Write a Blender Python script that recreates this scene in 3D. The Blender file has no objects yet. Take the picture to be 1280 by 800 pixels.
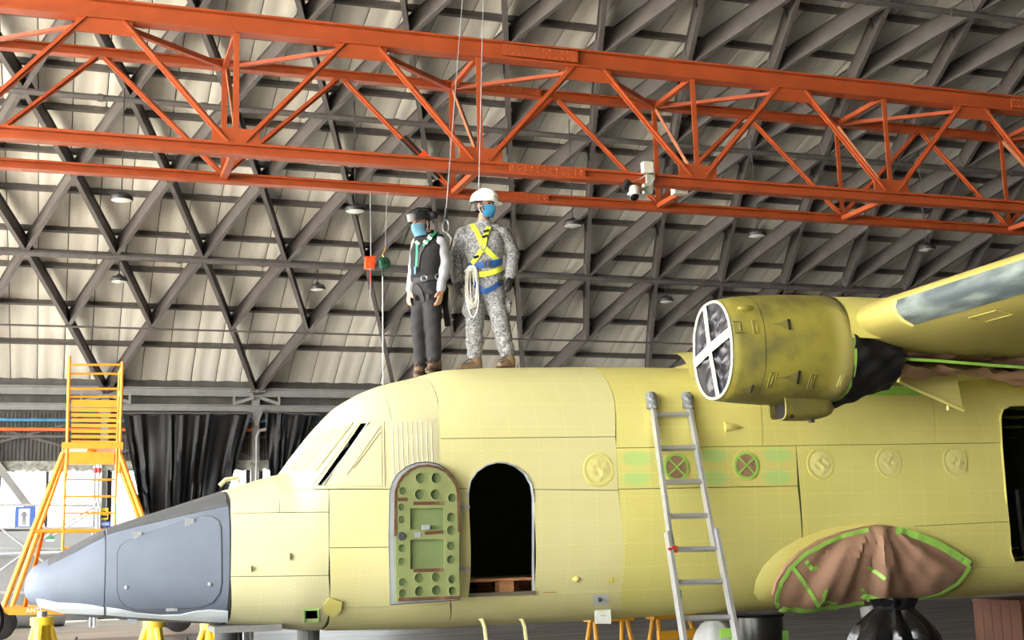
import bpy, bmesh, math, random
import numpy as np
from mathutils import Vector, Matrix

random.seed(7)
rng = np.random.default_rng(7)
scene = bpy.context.scene
COL = scene.collection
PI = math.pi
def rad(a): return math.radians(a)

# ------------------------------------------------------------------ camera
FPX = 1620.0                       # focal length in pixels of the 1280 wide frame
PITCH, ROLL, YAW, EYE = rad(10.1), rad(-1.62), rad(19.3), 1.6
_cp, _sp = math.cos(PITCH), math.sin(PITCH)
_R = np.array([[math.cos(ROLL), -math.sin(ROLL), 0], [math.sin(ROLL), math.cos(ROLL), 0], [0, 0, 1]])
_up, _fw, _rt = _R @ [0, -_cp, _sp], _R @ [0, _sp, _cp], _R @ [1, 0, 0]
CM = np.array([math.sin(YAW) * _fw + math.cos(YAW) * _rt, math.cos(YAW) * _fw - math.sin(YAW) * _rt, _up]).T
CO = np.array([0, 0, EYE])
cam_data = bpy.data.cameras.new('camera')
cam_data.sensor_width = 36.0
cam_data.lens = FPX / 1280 * 36.0
cam_data.clip_end = 500
cam = bpy.data.objects.new('camera', cam_data)
COL.objects.link(cam)
_m = Matrix.Identity(4)
for i in range(3):
    _m[i][0], _m[i][1], _m[i][2], _m[i][3] = CM[0][i], -CM[1][i], -CM[2][i], CO[i]
cam.matrix_world = _m
scene.camera = cam

def ray(x, y): return CM.T @ np.array([(x - 640) / FPX, (y - 400) / FPX, 1.0])
def at(x, y, Y):                   # the point of the world plane Y that shows at a pixel of the photograph
    d = ray(x, y); return CO + d * (Y / d[1])
def at_z(x, y, Z):
    d = ray(x, y); return CO + d * ((Z - EYE) / d[2])
def at_x(x, y, X):
    d = ray(x, y); return CO + d * (X / d[0])

# ------------------------------------------------------------------ daylight and exposure
world = bpy.data.worlds.new('overcast_sky')
scene.world = world
world.use_nodes = True
bg = world.node_tree.nodes['Background']
bg.inputs[0].default_value = (0.97, 0.985, 1.0, 1)
bg.inputs[1].default_value = 6.9
scene.view_settings.view_transform = 'Standard'
scene.view_settings.look = 'None'
scene.view_settings.gamma = 1.0
scene.view_settings.use_curve_mapping = False
scene.view_settings.exposure = 1.42
sun_data = bpy.data.lights.new('sun', 'SUN')
sun_data.energy = 38.0
sun_data.angle = rad(2)
sun_data.color = (1, 0.95, 0.86)
sun = bpy.data.objects.new('sun', sun_data)
COL.objects.link(sun)
sun.rotation_euler = (rad(-10), rad(-38), 0)      # high, from behind the closed end of the hangar: it lights the apron outside
sun.location = (20, 10, 60)

# ------------------------------------------------------------------ helpers
ORIGIN = {}
def nrm(v):
    v = np.asarray(v, float); n = np.linalg.norm(v); return v / n if n > 1e-12 else v
def frame(a, b, up=(0, 0, 1)):
    d = nrm(np.subtract(b, a)); up = np.asarray(up, float)
    if abs(np.dot(d, nrm(up))) > 0.995: up = np.array([0.0, 1.0, 0.0]) if abs(d[1]) < .9 else np.array([1.0, 0, 0])
    s = nrm(np.cross(d, up)); u = np.cross(s, d)
    return d, s, u

class MB:
    def __init__(self): self.v = []; self.f = []; self.m = []
    def add(self, vs, fs, mi=0):
        k = len(self.v); self.v += [tuple(map(float, p)) for p in vs]
        self.f += [tuple(i + k for i in q) for q in fs]; self.m += [mi] * len(fs); return self
    def section(self, a, b, poly, up=(0, 0, 1), mi=0, caps=True):
        """extrude a closed 2d outline (side, up) from a to b"""
        a, b = np.asarray(a, float), np.asarray(b, float)
        d, s, u = frame(a, b, up); n = len(poly)
        vs = [a + s * p[0] + u * p[1] for p in poly] + [b + s * p[0] + u * p[1] for p in poly]
        fs = [(i, (i + 1) % n, n + (i + 1) % n, n + i) for i in range(n)]
        if caps: fs += [tuple(range(n))[::-1], tuple(range(n, 2 * n))]
        return self.add(vs, fs, mi)
    def bar(self, a, b, w, h, up=(0, 0, 1), mi=0):
        return self.section(a, b, [(-w / 2, -h / 2), (w / 2, -h / 2), (w / 2, h / 2), (-w / 2, h / 2)], up, mi)
    def ibeam(self, a, b, w, h, t=0.02, tw=0.014, up=(0, 0, 1), mi=0):
        W, Hh, q = w / 2, h / 2, tw / 2
        return self.section(a, b, [(-W, -Hh), (W, -Hh), (W, -Hh + t), (q, -Hh + t), (q, Hh - t), (W, Hh - t), (W, Hh), (-W, Hh), (-W, Hh - t), (-q, Hh - t), (-q, -Hh + t), (-W, -Hh + t)], up, mi)
    def angle(self, a, b, w, h, t=0.012, up=(0, 0, 1), mi=0):
        return self.section(a, b, [(-w / 2, -h / 2), (w / 2, -h / 2), (w / 2, -h / 2 + t), (-w / 2 + t, -h / 2 + t), (-w / 2 + t, h / 2), (-w / 2, h / 2)], up, mi)
    def tube(self, a, b, r, n=8, r2=None, mi=0, caps=True):
        r2 = r if r2 is None else r2
        a, b = np.asarray(a, float), np.asarray(b, float)
        d, s, u = frame(a, b)
        c = [(math.cos(2 * PI * i / n), math.sin(2 * PI * i / n)) for i in range(n)]
        vs = [a + r * (s * x + u * y) for x, y in c] + [b + r2 * (s * x + u * y) for x, y in c]
        fs = [(i, (i + 1) % n, n + (i + 1) % n, n + i) for i in range(n)]
        if caps: fs += [tuple(range(n))[::-1], tuple(range(n, 2 * n))]
        return self.add(vs, fs, mi)
    def path(self, pts, r, n=6, closed=False, mi=0, flat=None, up=(0, 0, 1)):
        """tube (or, with flat=(w,t), a flat strap whose face looks along the per-point normals 'up') along points"""
        P = [np.asarray(p, float) for p in pts]; N = len(P)
        rs = r if hasattr(r, '__len__') else [r] * N
        ups = up if hasattr(up[0], '__len__') else [up] * N
        vs = []; prev = None
        for i in range(N):
            if closed: t = P[(i + 1) % N] - P[i - 1]
            else: t = P[min(i + 1, N - 1)] - P[max(i - 1, 0)]
            t = nrm(t)
            if flat is None:
                ref = prev if prev is not None else (np.array([0, 0, 1.0]) if abs(t[2]) < .9 else np.array([1.0, 0, 0]))
                s = nrm(np.cross(t, ref)); u = np.cross(s, t); prev = u
                vs += [P[i] + rs[i] * (s * math.cos(2 * PI * k / n) + u * math.sin(2 * PI * k / n)) for k in range(n)]
            else:
                u = np.asarray(ups[i], float); s = nrm(np.cross(t, u)); u = nrm(np.cross(s, t))
                w, th = flat
                vs += [P[i] + s * a * w / 2 + u * b * th / 2 for a, b in ((-1, -1), (1, -1), (1, 1), (-1, 1))]
        if flat is not None: n = 4
        fs = []
        for i in range(N if closed else N - 1):
            j = (i + 1) % N
            fs += [(i * n + k, i * n + (k + 1) % n, j * n + (k + 1) % n, j * n + k) for k in range(n)]
        if not closed: fs += [tuple(range(n))[::-1], tuple((N - 1) * n + k for k in range(n))]
        return self.add(vs, fs, mi)
    def box(self, c, s, rot=None, mi=0):
        c = np.asarray(c, float); s = np.asarray(s, float) / 2
        R = np.eye(3) if rot is None else np.asarray(rot)
        vs = [c + R @ (s * np.array(q)) for q in ((-1, -1, -1), (1, -1, -1), (1, 1, -1), (-1, 1, -1), (-1, -1, 1), (1, -1, 1), (1, 1, 1), (-1, 1, 1))]
        return self.add(vs, [(3, 2, 1, 0), (4, 5, 6, 7), (0, 1, 5, 4), (1, 2, 6, 5), (2, 3, 7, 6), (3, 0, 4, 7)], mi)
    def prism(self, pts, vec, mi=0):
        n = len(pts); pts = [np.asarray(p, float) for p in pts]; vec = np.asarray(vec, float)
        vs = pts + [p + vec for p in pts]
        return self.add(vs, [tuple(range(n))[::-1], tuple(range(n, 2 * n))] + [(i, (i + 1) % n, n + (i + 1) % n, n + i) for i in range(n)], mi)
    def grid(self, P, mi=0, closed_u=False, closed_v=False):
        """P[i][j] points"""
        P = np.asarray(P, float); a, b = P.shape[:2]
        fs = []
        for i in range(a if closed_u else a - 1):
            for j in range(b if closed_v else b - 1):
                i2, j2 = (i + 1) % a, (j + 1) % b
                fs.append((i * b + j, i2 * b + j, i2 * b + j2, i * b + j2))
        return self.add(P.reshape(-1, 3), fs, mi)
    def lathe(self, prof, o=(0, 0, 0), ax=(0, 0, 1), n=20, mi=0, squash=1.0):
        """prof: (radius, height along ax)"""
        o = np.asarray(o, float); d, s, u = frame((0, 0, 0), ax, (0, 1, 0) if abs(nrm(ax)[2]) > .9 else (0, 0, 1))
        P = [[o + d * h + r * (s * math.cos(2 * PI * k / n) + u * squash * math.sin(2 * PI * k / n)) for k in range(n)] for r, h in prof]
        return self.grid(P, mi, closed_v=True)
    def ball(self, c, r, n=12, m=8, rot=None, mi=0):
        c = np.asarray(c, float); r = np.array([r, r, r] if not hasattr(r, '__len__') else r, float)
        R = np.eye(3) if rot is None else np.asarray(rot)
        P = [[c + R @ (r * np.array([math.sin(PI * i / m) * math.cos(2 * PI * k / n), math.sin(PI * i / m) * math.sin(2 * PI * k / n), math.cos(PI * i / m)])) for k in range(n)] for i in range(m + 1)]
        return self.grid(P, mi, closed_v=True)
    def mesh(self, name, off=(0, 0, 0), smooth=False, fix=True):
        me = bpy.data.meshes.new(name)
        V = np.array(self.v, float) - np.asarray(off, float)
        me.from_pydata(V.tolist(), [], self.f); me.validate()
        if len(me.polygons) == len(self.m): me.polygons.foreach_set('material_index', self.m)
        if fix:
            b = bmesh.new(); b.from_mesh(me)
            bmesh.ops.remove_doubles(b, verts=b.verts, dist=1e-6)
            bmesh.ops.recalc_face_normals(b, faces=b.faces); b.to_mesh(me); b.free()
        if smooth: auto_smooth(me, smooth if smooth is not True else 40)
        return me
    def centre(self):
        V = np.array(self.v); lo, hi = V.min(0), V.max(0)
        return np.array([(lo[0] + hi[0]) / 2, (lo[1] + hi[1]) / 2, lo[2]])
    def build(self, name, mat, parent=None, smooth=False, fix=True, label=None, cat=None, group=None, kind=None, origin=None):
        org = np.asarray(origin, float) if origin is not None else self.centre()
        me = self.mesh(name, org, smooth, fix)
        return link(name, me, mat, parent, org, label, cat, group, kind)

def auto_smooth(me, deg=40):
    me.polygons.foreach_set('use_smooth', [True] * len(me.polygons))
    b = bmesh.new(); b.from_mesh(me); c = math.radians(deg)
    for e in b.edges:
        if len(e.link_faces) == 2 and e.calc_face_angle(0) > c: e.smooth = False
    b.to_mesh(me); b.free()

def tag(o, label=None, cat=None, group=None, kind=None):
    if label: o['label'] = label
    if cat: o['category'] = cat
    if group: o['group'] = group
    if kind: o['kind'] = kind
    return o
def link(name, data, mat=None, parent=None, org=(0, 0, 0), label=None, cat=None, group=None, kind=None):
    o = bpy.data.objects.new(name, data); COL.objects.link(o)
    if mat is not None and data is not None and len(data.materials) == 0:
        for m in (mat if isinstance(mat, (list, tuple)) else [mat]): data.materials.append(m)
    org = np.asarray(org, float)
    if parent is not None:
        o.parent = parent; o.location = (org - ORIGIN[parent.name]).tolist()
    else: o.location = org.tolist()
    ORIGIN[o.name] = org
    return tag(o, label, cat, group, kind)
def thing(name, label, cat, loc, group=None, parent=None, kind=None):
    return link(name, None, None, parent, loc, label, cat, group, kind)
def copy_part(src, parent, off=(0, 0, 0)):
    c = src.copy(); COL.objects.link(c); c.parent = parent
    ORIGIN[c.name] = ORIGIN[src.name] + np.asarray(off); return c

# ------------------------------------------------------------------ materials
def mat_new(name):
    m = bpy.data.materials.new(name); m.use_nodes = True
    return m, m.node_tree.nodes, m.node_tree.links, m.node_tree.nodes['Principled BSDF']
def srgb(r, g, b):
    f = lambda c: (c / 255 / 12.92) if c / 255 <= .04045 else ((c / 255 + .055) / 1.055) ** 2.4
    return (f(r), f(g), f(b), 1)
def mat(name, col, rough=.6, metal=0.0, var=.12, scale=6.0, bump=0.0, bscale=30.0, stretch=(1, 1, 1), col2=None, lo=.35, hi=.65, spec=.5, dirt=None):
    """col with a noise of lighter and darker (or of col2); optional fine relief"""
    m, N, L, P = mat_new(name)
    tc = N.new('ShaderNodeTexCoord'); mp = N.new('ShaderNodeMapping'); mp.inputs['Scale'].default_value = stretch
    L.new(tc.outputs['Object'], mp.inputs[0])
    nz = N.new('ShaderNodeTexNoise'); nz.inputs['Scale'].default_value = scale; nz.inputs['Detail'].default_value = 6
    L.new(mp.outputs[0], nz.inputs['Vector'])
    rp = N.new('ShaderNodeValToRGB'); rp.color_ramp.elements[0].position = lo; rp.color_ramp.elements[1].position = hi
    c = np.array(col[:3])
    a, b = (c * (1 - var), np.minimum(c * (1 + var), 1)) if col2 is None else (c, np.array(col2[:3]))
    rp.color_ramp.elements[0].color = (*a, 1); rp.color_ramp.elements[1].color = (*b, 1)
    L.new(nz.outputs[0], rp.inputs[0]); L.new(rp.outputs[0], P.inputs['Base Color'])
    P.inputs['Roughness'].default_value = rough; P.inputs['Metallic'].default_value = metal
    P.inputs['Specular IOR Level'].default_value = spec
    if bump:
        n2 = N.new('ShaderNodeTexNoise'); n2.inputs['Scale'].default_value = bscale; n2.inputs['Detail'].default_value = 4
        L.new(mp.outputs[0], n2.inputs['Vector'])
        bp = N.new('ShaderNodeBump'); bp.inputs['Strength'].default_value = bump; bp.inputs['Distance'].default_value = .02
        L.new(n2.outputs[0], bp.inputs['Height']); L.new(bp.outputs[0], P.inputs['Normal'])
    return m
# ------------------------------------------------------------------ the hangar
M_SHEET = mat('roof_sheet_paint', srgb(214, 211, 202), .55, var=.05, scale=1.5, stretch=(6, .6, .6))
M_DECK = mat('roof_deck_dark', srgb(60, 58, 54), .9)
M_RIB = mat('lamella_steel_paint', srgb(90, 85, 83), .5, var=.16, scale=2.2, col2=None)
M_PURLIN = mat('purlin_steel', srgb(84, 80, 78), .55, var=.15)
M_STEEL = mat('grey_wall_steel', srgb(128, 128, 126), .55, var=.1, scale=3)
M_DARKWALL = mat('dark_corrugated_wall', srgb(76, 74, 71), .5, var=.25, scale=2.5, stretch=(1, 1, .5))
M_WHITEWALL = mat('white_washed_wall', srgb(150, 153, 154), .8, var=.06, scale=1.3)
M_FRAME = mat('window_frame_dark', srgb(46, 46, 46), .6)
M_FLOOR = mat('hangar_concrete', srgb(178, 171, 158), .75, var=.10, scale=.8, bump=.1)
M_APRON = mat('apron_concrete', srgb(190, 186, 176), .9, var=.06, scale=.3)

m, N, L, P = mat_new('window_glass')
tr = N.new('ShaderNodeBsdfTransparent'); tr.inputs[0].default_value = (.93, .95, .96, 1)
gl = N.new('ShaderNodeBsdfGlossy'); gl.inputs['Roughness'].default_value = .08
mx = N.new('ShaderNodeMixShader'); mx.inputs[0].default_value = .06
L.new(tr.outputs[0], mx.inputs[1]); L.new(gl.outputs[0], mx.inputs[2])
L.new(mx.outputs[0], N['Material Output'].inputs[0])
M_GLASS = m

XL, XR, YB = -22.0, 47.0, 40.0
RR, RYC, RZC = 50.0, 14.2, -36.13
TH0, NSTEP = math.asin((40 - 14.2) / 50.0), 17
DTH = 2 * TH0 / NSTEP
YN_ = RYC - RR * math.sin(TH0)
def arc(th, r=RR): return RYC + r * math.sin(th), RZC + r * math.cos(th)

b = MB(); b.box(((XL + XR) / 2, (YB + YN_) / 2, -.15), (XR - XL, YB - YN_ + .6, .3))
floor = b.build('floor', M_FLOOR, kind='structure')
b = MB(); b.box((XL - 45.2, 14, -.17), (90, 150, .3)); b.build('ground', M_APRON, kind='structure')
b = MB(); b.box((30, 72, -.25), (150, 63, .3)); b.build('ground', M_APRON, kind='structure')

# roof deck, with its sheets, lamellas, purlins and tie pipes as parts
b = MB()
ths = np.linspace(-TH0 - .012, TH0 + .012, 60)
b.grid([[(x, *arc(t, RR + .42)) for t in ths] for x in (XL, XR)])
b.grid([[(x, *arc(t, RR + .50)) for t in ths] for x in (XL, XR)])
roof = b.build('ceiling', M_DECK, kind='structure', fix=False, origin=(0, RYC, 6))
SW = 2.2 / 3
b = MB()
ths = np.linspace(-TH0 - .004, TH0 + .012, 44)
w = SW - .022
prof = [(-w / 2, .03), (-w / 2, 0), (-w / 2 + .03, -.012), (-.12, 0), (-.10, .006), (.10, .006), (.12, 0), (w / 2 - .03, -.012), (w / 2, 0), (w / 2, .03)]
b.grid([[(x, *arc(t, RR + .33 + dz)) for t in ths] for x, dz in prof])
sheet_me = b.mesh('roof_sheet', (0, RYC, 6), smooth=30); sheet_me.materials.append(M_SHEET)
n_sheet = int((XR - XL) / SW)
for i in range(n_sheet):
    link('roof_sheet', sheet_me, None, roof, (XL + SW * (i + .5), RYC, 6))

# lamella diagrid: one mesh for each lean, turned around the axis of the vault
def lam_mesh(sx):
    b = MB(); p0 = np.array([0, 0, 0.0])
    y1, z1 = RR * math.sin(DTH), RR * math.cos(DTH) - RR
    p1 = np.array([sx * 1.1, y1, z1])
    d = nrm(p1 - p0); up = nrm([0, math.sin(DTH / 2), math.cos(DTH / 2)])
    p0 = p0 - up * .03; p1 = p1 - up * .03
    b.ibeam(p0 + d * .02, p1 - d * .02, .105, .46, .022, .03, up)
    me = b.mesh('lamella'); me.materials.append(M_RIB); return me
LAM = {1: lam_mesh(1), -1: lam_mesh(-1)}
b = MB(); b.tube((0, 0, -.265), (0, 0, .19), .07, 10)
node_me = b.mesh('lamella_node'); node_me.materials.append(M_RIB)
far = MB(); count = 0
for k in range(NSTEP):                                  # k = 0 at the back wall
    th = TH0 - (k + 1) * DTH                            # the upper node; lamella runs down towards the back wall
    x0 = 0.08 + (1.1 if k % 2 else 0)
    for i in range(-11, 22):
        x = x0 + 2.2 * i
        for sx in (1, -1):
            if k == 0 and ((i % 2 == 0) != (sx == 1)): continue          # at the foot every second pair is left out
            if not (XL + 1.2 < x < XR - 1.2): continue
            y, z = arc(th)
            seen = -2.5 < x < 31 and k < 9
            if seen and count < 300:
                o = link('lamella', LAM[sx], None, roof, (x, y, z)); o.rotation_euler = (-th, 0, 0); count += 1
            else:
                R = np.array(Matrix.Rotation(-th, 3, 'X')); me = LAM[sx]
                far.add([R @ np.array(v.co) + (x, y, z) for v in me.vertices], [tuple(p.vertices) for p in me.polygons])
        if -2.5 < x < 31 and k < 9:
            o = link('lamella_node', node_me, None, roof, (x, *arc(th))); o.rotation_euler = (-th, 0, 0)
far.build('distant_lamellas', M_RIB, roof, kind='stuff')
for k in range(NSTEP):
    for fr in ((.56,) if k == 0 else (.11, .63)):
        th = TH0 - (k + fr) * DTH; y, z = arc(th, RR + .25)
        b = MB(); b.bar((XL, y, z), (XR, y, z), .09, .15, (0, math.sin(th), math.cos(th))); b.build('purlin', M_PURLIN, roof)
for k, r in ((1, .028), (2, .085), (4, .075), (5, .09), (6, .075), (8, .075), (10, .075), (12, .075), (15, .075)):
    th = TH0 - k * DTH; y, z = arc(th, RR - .28)
    b = MB(); b.tube((XL, y, z), (XR, y, z), r, 8)
    if k in (2, 5):
        y2, z2 = arc(th + .0008, RR - .28 + r * 1.6); b.tube((XL, y2, z2), (XR, y2, z2), r * .45, 6)
    o = b.build('tie_pipe', M_PURLIN, roof)
    if r > .05:
        b = MB()
        for i in range(-3, 20): b.tube((i * 2.2 + .5, y, z), (i * 2.2 + .62, y, z), r * 1.25, 8)
        b.build('pipe_couplings', M_PURLIN, o, kind='stuff')
# small hooks hanging from the purlins
for k in range(1, 7):
    th = TH0 - (k + .63) * DTH; y, z = arc(th, RR + .2)
    for i in range(0, 9):
        b = MB(); x = .45 + i * 2.2 + (1.1 if k % 2 else 0); b.bar((x, y, z), (x, y - .02, z - .28), .05, .05, (0, 1, 0)); b.build('roof_hook', M_PURLIN, roof)

# end wall, near wall
b = MB(); pts = [(XR, YN_, 0), (XR, YB, 0)] + [(XR, *arc(t, RR + .4)) for t in np.linspace(TH0, -TH0, 30)]
b.prism(pts, (.25, 0, 0)); b.build('wall_right', M_DARKWALL, kind='structure')
NEAR_OPEN = -11.0  # unseen opening in the near wall, placed to light the fuselage side
b = MB(); pts = [(XL, 32, 0), (XL, YB, 0)] + [(XL, *arc(t, RR + .4)) for t in np.linspace(TH0, math.asin((32 - RYC) / RR), 20)]
b.prism(pts, (-.25, 0, 0)); b.build('wall_left_light_block', M_DARKWALL, kind='structure')  # unseen wall piece, added to dim the daylight on the back wall
b = MB(); b.box(((NEAR_OPEN + XR) / 2, YN_ - .1, 3.35), (XR - NEAR_OPEN, .2, 6.7)); b.build('wall_near', M_DARKWALL, kind='structure')

# back wall
wall = thing('wall_back', None, None, (0, YB, 0), kind='structure')
b = MB(); b.box(((XL + XR) / 2, YB + .15, 1.3), (XR - XL, .2, 2.6)); b.build('lower_wall', M_WHITEWALL, wall)
cols = [1.18 + 4.4 * i for i in range(-5, 11)]
for c in cols:
    b = MB(); b.ibeam((c, YB - .05, 0), (c, YB - .05, 6.75), .22, .26, .02, .014, (0, 1, 0)); b.build('column', M_STEEL, wall)
    b = MB(); b.box((c, YB - .12, 6.62), (.5, .5, .06)); b.prism([(c - .2, YB - .35, 6.05), (c - .03, YB - .35, 5.55), (c + .03, YB - .35, 5.55), (c + .2, YB - .35, 6.05)], (0, .3, 0)); b.build('column_head', M_STEEL, wall)
    for s in (-1, 1):
        b = MB(); b.bar((c + s * .1, YB - .3, 6.42), (c + s * .7, YB - .3, 6.22), .09, .09); b.bar((c + s * .68, YB - .3, 6.5), (c + s * .68, YB - .3, 6.18), .07, .07, (0, 1, 0)); b.build('knee_bracket', M_STEEL, wall)
for z, h, d in ((6.58, .26, .3), (6.10, .20, .24)):
    b = MB(); b.ibeam((XL, YB - .15, z), (XR, YB - .15, z), d, h, .03, .02); b.build('edge_beam', M_STEEL, wall)
b = MB(); b.bar((XL, YB + .35, 6.75), (XR, YB + .35, 6.75), .1, .5); b.build('eaves_closure', M_DARKWALL, wall)
prof = []
for i in range(11):
    x = -.54 + i * .108; prof += [(x - .03, 0.0), (x - .02, .035), (x + .02, .035), (x + .03, 0.0)]
b = MB(); b.grid([[(x, -y, z) for z in (0, .8, 1.6)] for x, y in prof])
cor_me = b.mesh('corrugated_panel'); cor_me.materials.append(M_DARKWALL)
i = 0; x = XL + .6
while x < XR:
    link('corrugated_panel', cor_me, None, wall, (x, YB + .2, 4.5)); x += 1.1
for i, c in enumerate(cols[:-1]):
    b = MB(); b.bar((c, YB - .0, 4.65), (c + 4.4, YB - .0, 5.9), .05, .07); b.build('wall_brace', M_PURLIN, wall)
    b = MB(); b.bar((c, YB + .08, 5.9), (c + 4.4, YB + .08, 4.65), .05, .07); b.build('wall_brace', M_PURLIN, wall)
b = MB(); b.bar((XL, YB, 5.25), (XR, YB, 5.25), .06, .08); b.build('girt', M_PURLIN, wall)
b = MB(); b.tube((XL, YB - .12, 5.72), (XR, YB - .12, 5.72), .05, 8); b.build('blue_service_pipe', mat('blue_pipe', srgb(70, 130, 170), .5), wall, label='blue service pipe')
b = MB(); b.tube((XL, YB - .12, 5.45), (XR, YB - .12, 5.45), .05, 8); b.build('orange_service_pipe', mat('orange_pipe', srgb(220, 110, 50), .5), wall, label='orange service pipe')
# light ledge above the windows with scraps of tape
M_LEDGE = mat('ledge_dusty_white', srgb(160, 161, 152), .7, col2=srgb(110, 110, 102), scale=7)
b = MB(); b.bar((XL, YB - .1, 4.42), (XR, YB - .1, 4.42), .3, .2); b.build('window_head_ledge', M_LEDGE, wall)
b = MB()
for i in range(120):
    x = -2 + i * .09; d = .05 + .05 * abs(math.sin(i * 1.7)) + .04 * abs(math.sin(i * .61))
    b.box((x, YB - .26, 4.33 - d / 2), (.09, .02, d))
b.build('torn_plastic_fringe', M_LEDGE, wall, kind='stuff')
# windows: frame, mullions and panes
n = 0
for c in cols[:-1]:
    n += 1
    if c > 9.0:                                         # unseen bays: windows left out, panels added to keep the far end dark
        b = MB(); b.box((c + 2.2, YB + .12, 3.5), (4.2, .06, 1.8)); b.build('light_block_panel', M_DARKWALL, wall); continue
    x0, x1, z0, z1 = c + .14, c + 4.26, 2.6, 4.34
    wd = thing('window_%d' % n, None, None, (c + 2.2, YB, z0), kind='structure')
    for a, bb in (((x0, z0), (x1, z0)), ((x0, z1), (x1, z1))):
        b = MB(); b.bar((a[0], YB + .1, a[1]), (bb[0], YB + .1, bb[1]), .12, .1); b.build('window_rail', M_FRAME, wd)
    xs = [x0 + .05, x0 + .05 + (x1 - x0) * .335, x0 + (x1 - x0) * .66, x1 - .05]
    for x in xs:
        b = MB(); b.bar((x, YB + .1, z0), (x, YB + .1, z1), .14 if x in (xs[0], xs[-1]) else .09, .12, (0, 1, 0)); b.build('mullion', M_FRAME, wd)
    for i in range(3):
        b = MB(); b.box(((xs[i] + xs[i + 1]) / 2, YB + .1, (z0 + z1) / 2), (xs[i + 1] - xs[i] - .08, .012, z1 - z0 - .08)); b.build('window_pane', M_GLASS, wd)
# wide raking brace before the windows at the far left
p, q = at(-25, 552, YB - .4), at(36, 634, YB - .4)
b = MB(); b.bar(p, q, .1, .22, (0, 0, 1)); b.build('raking_brace', M_STEEL, wall)
# pair of silver conduits beside the column
for dx in (0, .12):
    p = at(120 + dx * 40, 640, YB - .3)
    b = MB(); b.tube((p[0], YB - .3, 0), (p[0], YB - .3, 4.4), .035, 8); b.build('conduit', mat('galvanised', srgb(205, 207, 208), .4, .4), wall)
p = at(322, 560, YB - .4)
b = MB(); b.path([(p[0] - .02, YB - .4, 0), (p[0] - .02, YB - .4, 5.2), (p[0] + .05, YB - .4, 5.4), (p[0] + .25, YB - .4, 5.45)], .05, 8); b.build('downpipe', M_STEEL, wall)
# ------------------------------------------------------------------ overhead travelling crane
b = MB(); b.box(((XL + XR) / 2, YB + .22, 6.5), (XR - XL, .1, 1.1)); b.build('eaves_wall', M_DARKWALL, wall)
M_ORANGE = mat('crane_orange_paint', srgb(162, 74, 36), .42, var=.10, scale=3, bump=.05, bscale=40)
M_ORANGE2 = mat('crane_orange_sooty', srgb(150, 92, 62), .6, var=.2, scale=5)
M_BLACKTAPE = mat('black_tape', srgb(30, 28, 28), .5)
YF, YR, ZB, ZT = 16.0, 17.3, 6.69, 8.31
crane = thing('overhead_crane', 'orange twin lattice girder crane spanning under the vaulted roof', 'crane', (14, 16.65, ZB))
CX0, CX1 = -17.3, 41.5
bn = [1.96 + 3.25 * k for k in range(-5, 13)]
tn = [x - 1.625 for x in bn]
b = MB(); b.ibeam((CX0, YF, ZT + .06), (CX1, YF, ZT + .06), .2, .26, .025, .03); b.build('top_chord', M_ORANGE, crane)
b = MB(); b.ibeam((CX0, YR, ZT), (CX1, YR, ZT), .14, .13, .02, .03); b.build('top_chord', M_ORANGE, crane)
b = MB(); b.ibeam((CX0, YF, ZB), (CX1, YF, ZB), .17, .16, .035, .025); b.build('bottom_chord', M_ORANGE, crane)
b = MB(); b.ibeam((CX0, YR, ZB), (CX1, YR, ZB), .15, .13, .03, .025); b.build('bottom_chord', M_ORANGE, crane)
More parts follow.
